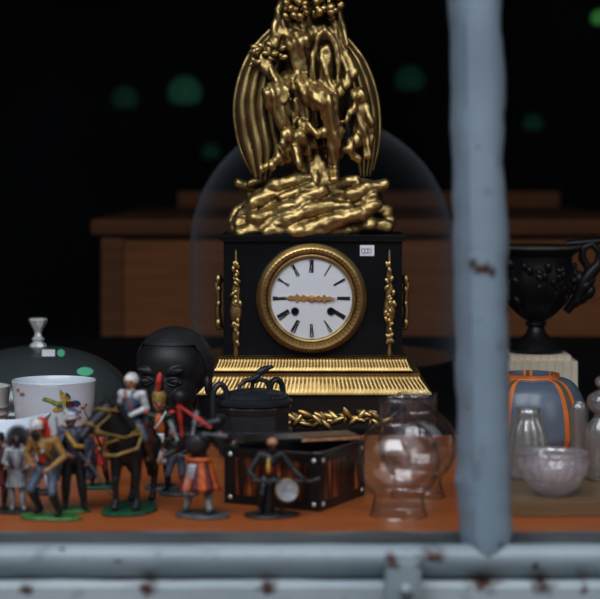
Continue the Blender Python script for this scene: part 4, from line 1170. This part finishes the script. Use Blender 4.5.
# ---- maroon figure at the frame edge
r, b, V, hp, H = toy('maroon coated toy soldier cut off by the left frame edge', -1, .79, .066, 15, dict(hab=(.10, -.14, .58)), dict(skin='skin', coat='maroon', trouser='maroon', boot='blackp'), (.013, .011, 'darkbase'))
mb = MB(); mb.lathe([(.075*H, .02*H), (.072*H, .06*H), (.06*H, .11*H), (.0, .12*H)], 24, c=hp(0, 0, 0)); mb.build('cap', M['blackp'], b)
skirt(b, V, H, .02, -.18, .10, .14, M['maroon'], 'coat_skirt')

# ---- white and red soldier hidden behind the striding one
r, b, V, hp, H = toy('white legged toy soldier mostly hidden behind the striding mustard soldier', 43, .835, .058, -10, dict(ana=(-.10, .02, .05), anb=(.09, -.02, .05)), dict(coat='maroon', front='white', trouser='white', boot='white', shoe='blackp'), (.014, .011, 'darkbase'))
mb = MB(); mb.lathe([(.075*H, .02*H), (.066*H, .06*H), (.07*H, .15*H), (0, .155*H)], 24, c=hp(0, 0, 0)); mb.build('cap', M['blackp'], b)

# ---- red coat rifleman behind
r, b, V, hp, H = toy('toy rifleman in red coat raising a long dark rifle, behind the black horse head', 99, .85, .062, 12,
    dict(pelvis=(0, .02, .46), chest=(-.01, -.02, .64), neck=(-.02, -.04, .75), head=(-.03, -.06, .84), sha=(-.13, -.02, .71), shb=(.11, 0, .71), ela=(-.20, -.10, .62), haa=(-.14, -.18, .74), elb=(.18, -.06, .58), hab=(.04, -.16, .58), kna=(-.10, -.10, .26), ana=(-.10, .02, .05), knb=(.09, -.03, .25), anb=(.14, .06, .05)),
    dict(skin='skin', coat='orangep', sleeve='red', front='orangep', trouser='maroon', boot='blackp'), (.018, .013, 'darkgrass'))
mb = MB(); mb.lathe([(.078*H, .012*H), (.07*H, .04*H), (.075*H, .12*H), (.05*H, .14*H), (0, .145*H)], 24, c=hp(0, .01, 0)); mb.build('cap', M['blackp'], b)
mb = MB(); a_, b_ = V['hab']+Vector((.02, -.03, -.06))*H, V['haa']+Vector((-.10, -.04, .42))*H; mb.tube([a_, a_.lerp(b_, .4), b_], [.022*H, .014*H, .009*H], 8); mb.build('rifle', M['blackp'], b)
skirt(b, V, H, .03, -.15, .10, .135, M['red'], 'coat_skirt')

# ---- black horse
hd = .797
hr = thing('toy_horse', 'black toy horse with gold bridle and harness on a green stand', 'toy horse', (GX(134, hd), hd, 0), math.radians(-12), group='painted lead toy animals')
ebase(hr, .023, .036, M['darkgrass'], .003, -.002, -.006, 2)
def bend(p):
    p = Vector(p); p.x -= .72*max(0, -p.y-.42); return p
HH = .068; pr = []
def c(a, b, ra, rb): pr.append(('c', tuple(bend(a)*HH+Vector((0, 0, .003))), tuple(bend(b)*HH+Vector((0, 0, .003))), ra*HH, rb*HH, 0))
def e(p, rr, rot=None): pr.append(('e', tuple(bend(p)*HH+Vector((0, 0, .003))), tuple(x*HH for x in rr), rot, 0))
e((0, 0, .78), (.205, .40, .215)); e((0, -.30, .80), (.185, .19, .24)); e((0, .34, .82), (.205, .22, .235)); e((0, -.42, .86), (.13, .14, .17))
c((0, -.38, .90), (0, -.58, 1.20), .175, .12); c((0, -.58, 1.20), (0, -.64, 1.34), .12, .10)
c((0, -.64, 1.33), (0, -.84, 1.16), .10, .078); c((0, -.84, 1.16), (0, -.94, 1.04), .07, .060); e((0, -.955, 1.02), (.062, .06, .055)); e((0, -.68, 1.25), (.075, .10, .10))
for sx in (-1, 1):
    c((sx*.05, -.60, 1.42), (sx*.065, -.61, 1.53), .032, .012); e((sx*.085, -.73, 1.30), (.018, .03, .022)); e((sx*.035, -.985, 1.035), (.018, .018, .018))
    fy = -.02 if sx < 0 else .05
    c((sx*.12, -.33, .74), (sx*.13, -.36+fy, .40), .105, .058); e((sx*.13, -.37+fy, .39), (.055, .055, .065)); c((sx*.13, -.37+fy, .38), (sx*.13, -.34+fy, .12), .046, .038); e((sx*.13, -.345+fy, .11), (.046, .05, .045)); c((sx*.13, -.36+fy, .08), (sx*.13, -.40+fy, .04), .044, .052)
    c((sx*.12, .36, .76), (sx*.135, .24+fy, .54), .15, .09); c((sx*.135, .24+fy, .54), (sx*.13, .44+fy, .36), .085, .05); e((sx*.13, .445+fy, .35), (.048, .058, .055)); c((sx*.13, .44+fy, .35), (sx*.13, .38+fy, .12), .044, .038); e((sx*.13, .38+fy, .10), (.046, .05, .045)); c((sx*.13, .37+fy, .08), (sx*.13, .33+fy, .04), .044, .052)
hb = blob('horse_body', pr, [M['horse']], .0009, hr, 2)
q = lambda x, y, z: bend((x, y, z))*HH+Vector((0, 0, .003))
mb = MB(); mb.tube([q(0, .52, .95), q(0, .62, .88), q(0, .68, .70), q(0.02, .66, .45), q(.02, .62, .28)], [.04*HH, .06*HH, .08*HH, .07*HH, .02*HH], 10); mb.build('tail', M['horse'], hb)
mb = MB()
for k in range(12):
    u = k/11; p = q(.03, -.36-.24*u, 1.06+.36*u); mb.tube([p, p+Vector((.09, .02, -.06))*HH, p+Vector((.13, .03, -.20))*HH], [.03*HH, .035*HH, .012*HH], 8)
mb.build('mane', M['horse'], hb)
mb = MB()
def ring(c0, n_, r_, w):
    n_ = Vector(n_).normalized(); a = n_.orthogonal().normalized(); bb = n_.cross(a)
    mb.tube([Vector(c0)+(a*math.cos(t)+bb*math.sin(t))*r_ for t in [2*PI*j/24 for j in range(24)]], w, 6, closed=True)
ring(q(0, -.87, 1.125), (0, -.75, -.65), .082*HH, .016*HH); ring(q(0, -.70, 1.275), (0, -.75, -.65), .108*HH, .015*HH); ring(q(0, -.62, 1.30), (0, .35, 1), .125*HH, .015*HH)
for sx in (-1, 1):
    mb.tube([q(sx*.085, -.86, 1.12), q(sx*.108, -.70, 1.27), q(sx*.10, -.62, 1.36)], .014*HH, 6)
    mb.tube([q(sx*.08, -.88, 1.09), q(sx*.24, -.66, .98), q(sx*.20, -.36, 1.0), q(sx*.10, -.20, 1.08)], .016*HH, 6)
mb.tube([q(-.20, -.30, 1.0), q(-.22, -.46, .82), q(-.08, -.60, .74), q(.08, -.60, .74), q(.22, -.46, .82), q(.20, -.30, 1.0)], .022*HH, 8)
mb.tube([q(-.17, -.34, 1.06), q(-.16, -.52, .98), q(0, -.64, .90), q(.16, -.52, .98), q(.17, -.34, 1.06)], .018*HH, 8)
mb.build('bridle_and_harness', M['goldp'], hb)
mb = MB(); mb.ell(q(0, .02, .97), (.20*HH, .23*HH, .07*HH)); mb.ell(q(0, .20, 1.03), (.15*HH, .05*HH, .06*HH)); mb.ell(q(0, -.14, 1.03), (.08*HH, .05*HH, .06*HH))
for sx in (-1, 1): mb.ell(q(sx*.21, .03, .84), (.025*HH, .15*HH, .17*HH))
mb.build('saddle', M['brown'], hb)

# ---- rider (seated on the horse)
H = .086; zs = .068*1.02+.003
dirv = Vector((math.sin(math.radians(-12)), -math.cos(math.radians(-12)), 0))
rl = Vector(hr.location)+Vector((-.002, 0, zs))-dirv*.001; rl.y /= K
rr_ = thing('toy_rider', 'white haired toy rider in grey waistcoat seated on the black horse', 'toy figure', rl, math.radians(-26), group=GRP)
J = dict(pelvis=(0, .0, .055), chest=(.0, .01, .26), neck=(0, 0, .375), head=(0, -.02, .465), sha=(-.118, 0, .335), shb=(.118, 0, .335), ela=(-.155, .02, .20), haa=(-.09, -.13, .15), elb=(.16, .02, .20), hab=(.05, -.15, .13),
         hipa=(-.08, -.01, .03), hipb=(.08, -.01, .03), kna=(-.205, -.14, -.10), knb=(.205, -.12, -.09), ana=(-.215, -.03, -.30), anb=(.215, -.0, -.29), look=.15)
b, V, hp = smooth_figure('body', H, J, dict(skin='tan', coat='bluegrey', front='bluegrey', sleeve='white', trouser='bluegrey', boot='brown', hand='tan'), rr_, 0)
hat_cap(b, hp, H, M['whitehair'], 'hair', top=.022, size=(.074, .082, .076))
mb = MB(); mb.ell(V['neck']+Vector((0, -.03, .012))*H, (.045*H, .036*H, .032*H)); mb.ell(V['neck']+Vector((0, -.062, -.035))*H, (.03*H, .018*H, .045*H)); mb.build('neckcloth', M['white'], b)
strap(b, [V['sha']+Vector((.05, -.055, .04))*H, V['chest']+Vector((.01, -.092, .0))*H, V['pelvis']+Vector((.08, -.07, .07))*H], .011*H, M['red'], 'crossbelt')
mb = MB(); mb.tube([V['pelvis']+Vector((.13, -.04, .02))*H, V['pelvis']+Vector((.20, .02, -.12))*H, V['pelvis']+Vector((.22, .06, -.24))*H], [.02*H, .016*H, .008*H], 8); mb.build('scabbard', M['maroon'], b)

# ---- pioneer with red plume and white apron
r, b, V, hp, H = toy('toy soldier with tall red plume, orange front and white crossbelt before the carved head', 159, .848, .0855, 6,
    dict(ela=(-.15, -.04, .62), haa=(-.05, -.13, .54), elb=(.18, 0, .62), hab=(.10, -.12, .53), kna=(-.05, -.02, .26), knb=(.085, -.03, .26), ana=(-.05, 0, .05), anb=(.10, -.02, .05)),
    dict(skin='tan', coat='darkgreen', front='orangep', sleeve='darkgreen', trouser='brown', boot='brown', hand='yellow', shoe='blackp'), (.019, .014, 'greybase', .004, 0))
mb = MB(); mb.lathe([(.072*H, .02*H), (.078*H, .05*H), (.080*H, .10*H), (.066*H, .135*H), (0, .145*H)], 24, c=hp(0, .006, 0)); hat = mb.build('fur_cap', M['goldp'], b)
mb = MB(); p0 = hp(-.01, -.03, .11); mb.tube([p0, p0+Vector((.0, -.01, .09))*H, p0+Vector((.015, -.01, .20))*H, p0+Vector((.02, -.005, .24))*H], [.014*H, .030*H, .034*H, .010*H], 12); mb.build('plume', M['red'], hat)
strap(b, [V['shb']+Vector((-.04, -.06, .05))*H, V['chest']+Vector((.0, -.105, .0))*H, V['pelvis']+Vector((-.08, -.075, .10))*H], .015*H, M['white'], 'crossbelt')
for q_, sg in (('sha', -1), ('shb', 1)):
    mb = MB(); mb.ell(V[q_]+Vector((sg*.02, -.005, .035))*H, (.046*H, .05*H, .024*H)); mb.build('epaulette', M['red'], b)
mb = MB(); rows = []
for i in range(9):
    u = i/8; rows.append([Vector(((x*(.075+.03*u)-.02)*H, (-.085-.05*math.cos(x*1.3)*.6-.01*u)*H, V['pelvis'].z+(.09-.34*u)*H)) for x in [-1+2*k/12 for k in range(13)]])
rows = [r_+[p+Vector((0, .012*H, 0)) for p in reversed(r_)] for r_ in rows]
mb.grid(rows, True, (lambda i, j: 1 if (j % 26) in (0, 1, 24, 25) else 0), True, True); mb.build('apron', [M['white'], M['orangep']], b, angle=180)
skirt(b, V, H, .06, -.16, .098, .13, M['darkgreen'], 'coat_tail', arc=None)

# ---- small soldier with blue trousers
r, b, V, hp, H = toy('small toy soldier in dark jacket and blue trousers behind the dark skirted piper', 177, .832, .066, -20,
    dict(pelvis=(.02, .02, .48), chest=(.0, -.03, .66), neck=(-.01, -.07, .77), head=(-.02, -.10, .85), sha=(-.12, -.04, .73), shb=(.11, -.03, .73), ela=(-.20, -.06, .60), haa=(-.14, -.17, .60), elb=(.18, -.04, .58), hab=(.08, -.16, .55), kna=(-.10, -.08, .26), ana=(-.16, .02, .05), knb=(.09, -.04, .26), anb=(.10, .04, .05)),
    dict(skin='skin', coat='charcoal', trouser='bluegrey', boot='blackp'), (.019, .012, 'greybase'))
mb = MB(); mb.lathe([(.082*H, .008*H), (.07*H, .03*H), (.07*H, .08*H), (0, .10*H)], 24, c=hp(0, .01, 0)); mb.build('cap', M['charcoal'], b)
mb = MB(); mb.tube([V['haa']+Vector((-.05, -.03, .02))*H, V['hab']+Vector((.28, -.02, -.05))*H], [.010*H, .016*H], 8); mb.build('rifle', M['steel'], b)

# ---- dark piper with orange skirt
r, b, V, hp, H = toy('dark toy piper in orange and red skirt carrying red tipped pipes', 199, .780, .086, 165,
    dict(pelvis=(0, 0, .49), chest=(.01, -.02, .68), neck=(.02, -.05, .79), head=(.02, -.08, .87), ela=(-.22, -.06, .66), haa=(-.18, -.18, .74), elb=(.25, -.02, .62), hab=(.36, .04, .56), kna=(-.08, -.03, .26), knb=(.09, -.02, .26), ana=(-.12, .04, .05), anb=(.14, -.01, .05)),
    dict(skin='charcoal', coat='charcoal', trouser='charcoal', boot='silvergrey', hand='tan', shoe='greybase'), (.024, .016, 'greybase', -.002, 0), 'toy_piper')
hat_cap(b, hp, H, M['charcoal'], 'bonnet', top=.03, size=(.082, .088, .07), cut=.01)
skirt(b, V, H, .06, -.25, .115, .22, None, 'kilt', mats=[M['orangep'], M['maroon']], n=16)
mb = MB(); mb.tube([V['pelvis']+Vector((.118*math.cos(t), .094*math.sin(t), .06))*H for t in [2*PI*j/28 for j in range(28)]], .022*H, 8, closed=True); mb.build('waistband', M['orangep'], b)
mb = MB(); rows = []
for i in range(9):
    u = i/8; rows.append([Vector(((x*(.06+.025*u)+.03)*H, (.10+.055*u+.012*math.cos(x*2))*H, V['pelvis'].z+(.02-.30*u)*H)) for x in [-1+2*k/10 for k in range(11)]])
rows = [r_+[p+Vector((0, -.012*H, 0)) for p in reversed(r_)] for r_ in rows]
mb.grid(rows, True, 0, True, True); mb.build('white_sash_end', M['silvergrey'], b, angle=180)
mb = MB(); mb.ell(V['chest']+Vector((.0, .09, .03))*H, (.13*H, .07*H, .10*H), (0, .5, 0)); mb.ell(V['chest']+Vector((-.09, .09, .10))*H, (.07*H, .06*H, .06*H)); bag = mb.build('pipe_bag', M['charcoal'], b)
for (ax, az, bx, bz, mk) in ((.13, .10, .17, .42, 'red'), (.15, .40, -.17, .20, 'red'), (.02, .12, -.02, .36, 'silvergrey'), (-.08, .14, -.34, .12, 'steel'), (-.04, .22, -.26, .28, 'steel'), (.18, .06, .27, .26, 'silvergrey')):
    mb = MB(); a_ = V['chest']+Vector((ax, .13, az))*H; b_ = V['chest']+Vector((bx, .12, bz))*H
    mb.tube([a_, a_.lerp(b_, .45), a_.lerp(b_, .5), a_.lerp(b_, .9), b_], [.015*H, .017*H, .026*H, .024*H, .028*H], 10); mb.build('pipe', M[mk], bag)

# ---- musician with round drum
r, b, V, hp, H = toy('dark toy musician with a bare tan crown playing a round grey banjo', 271, .781, .072, 8,
    dict(pelvis=(-.03, .03, .42), chest=(-.01, .0, .62), neck=(.0, -.03, .735), head=(.01, -.06, .82), sha=(-.13, 0, .70), shb=(.13, 0, .70), ela=(-.27, -.03, .50), haa=(-.20, -.13, .44), elb=(.27, -.05, .52), hab=(.36, -.17, .44),
         hipa=(-.08, .03, .40), hipb=(.04, .03, .40), kna=(-.12, -.08, .24), ana=(-.13, .0, .05), knb=(.10, -.14, .30), anb=(.12, -.08, .05)),
    dict(skin='darkskin', coat='charcoal', front='red', sleeve='charcoal', trouser='blackp', boot='blackp', hand='darkskin'), (.024, .015, 'darkbase', .0, -.002), 'toy_musician')
mb = MB(); mb.ell(hp(0, .004, .035), (.068*H, .076*H, .062*H), u=20, v=12); mb.build('cap', M['tan'], b)
mb = MB(); mb.ell(V['chest']+Vector((-.03, -.075, -.04))*H, (.022*H, .02*H, .10*H)); mb.build('yellow_facing', M['yellow'], b)
mb = MB(); mx = Matrix.Translation(Vector((.17, -.20, .335))*H) @ Matrix.Rotation(PI/2-.15, 4, 'X')
mb.lathe([(0, .02*H), (.115*H, .02*H), (.125*H, .025*H), (.13*H, .0), (.125*H, -.05*H), (.10*H, -.06*H), (0, -.06*H)], 36, mx=mx); bj = mb.build('banjo', M['silvergrey'], b)
mb = MB(); mb.tube([mx @ Vector((.132*H*math.cos(t), .132*H*math.sin(t), .0)) for t in [2*PI*j/36 for j in range(36)]], .012*H, 8, closed=True); mb.build('banjo_rim', M['goldp'], bj)
mb = MB(); mb.tube([mx @ Vector((-.42*H, .12*H, .0)), mx @ Vector((.30*H, .10*H, .0)), mx @ Vector((.40*H, .13*H, .0))], [.022*H, .020*H, .030*H], 10, flat=.7); mb.build('banjo_neck', M['charcoal'], bj)
mb = MB(); mb.lathe([(0, .0026), (.085*H, .0026), (.075*H, .03), (.09*H, .375*H), (0, .38*H)], 20, c=(-.03*H, .06*H, 0)); mb.build('stool', M['charcoal'], r)

# ================================================================== LIGHT, WORLD, CAMERA
def area(name, loc, target, sx, sy, power, col):
    l = bpy.data.lights.new(name, 'AREA'); l.shape = 'RECTANGLE'; l.size = sx; l.size_y = sy; l.energy = power; l.color = col
    o = bpy.data.objects.new(name, l); COL.objects.link(o); o.location = loc
    o.rotation_euler = (Vector(target)-Vector(loc)).to_track_quat('-Z', 'Y').to_euler()
    return o
area('sky_light', (-.5, -.4, 2.5), (.0, 1.85, .05), 3.1, 1.7, 74, (.90, .95, 1.0))
area('street_light_side', (1.9, -.3, 1.2), (.0, 1.85, .1),   .9, 1.2, 5, (1.0, .96, .9))  # weak fill added from the side; no lamp stands there

w = bpy.data.worlds.new('overcast_street'); scene.world = w
t, N, L = nt(w)
out = N.new('ShaderNodeOutputWorld'); bg = N.new('ShaderNodeBackground'); L.new(bg.outputs[0], out.inputs[0])
tc = N.new('ShaderNodeTexCoord'); sp_ = N.new('ShaderNodeSeparateXYZ'); L.new(tc.outputs['Generated'], sp_.inputs[0])
rp = N.new('ShaderNodeValToRGB'); L.new(sp_.outputs['Z'], rp.inputs[0])
el = rp.color_ramp.elements
el[0].position = 0.0; el[0].color = (.030, .032, .035, 1); el[1].position = .80; el[1].color = (1.0, 1.12, 1.28, 1)
x = el.new(.34); x.color = (.035, .038, .042, 1); x = el.new(.48); x.color = (.75, .84, .95, 1)
L.new(rp.outputs[0], bg.inputs[0]); bg.inputs[1].default_value = .8

cam = bpy.data.cameras.new('camera'); co = bpy.data.objects.new('camera', cam); COL.objects.link(co)
co.location = (0, 0, HC); co.rotation_euler = (PI/2, 0, 0)
cam.sensor_width = 36; cam.sensor_fit = 'HORIZONTAL'; cam.lens = K*F/600*36
cam.shift_y = -(299.5-HY)/600
cam.clip_start = .05; cam.clip_end = 50
cam.dof.use_dof = True; cam.dof.focus_distance = .98*K; cam.dof.aperture_fstop = 6.6
scene.camera = co
scene.view_settings.view_transform = 'Standard'
scene.view_settings.look = 'None'
scene.view_settings.exposure = 0.15
scene.view_settings.gamma = 0.87
try:
    scene.cycles.transparent_max_bounces = 48
    scene.cycles.max_bounces = 12
    scene.cycles.sample_clamp_indirect = 4
except Exception: pass
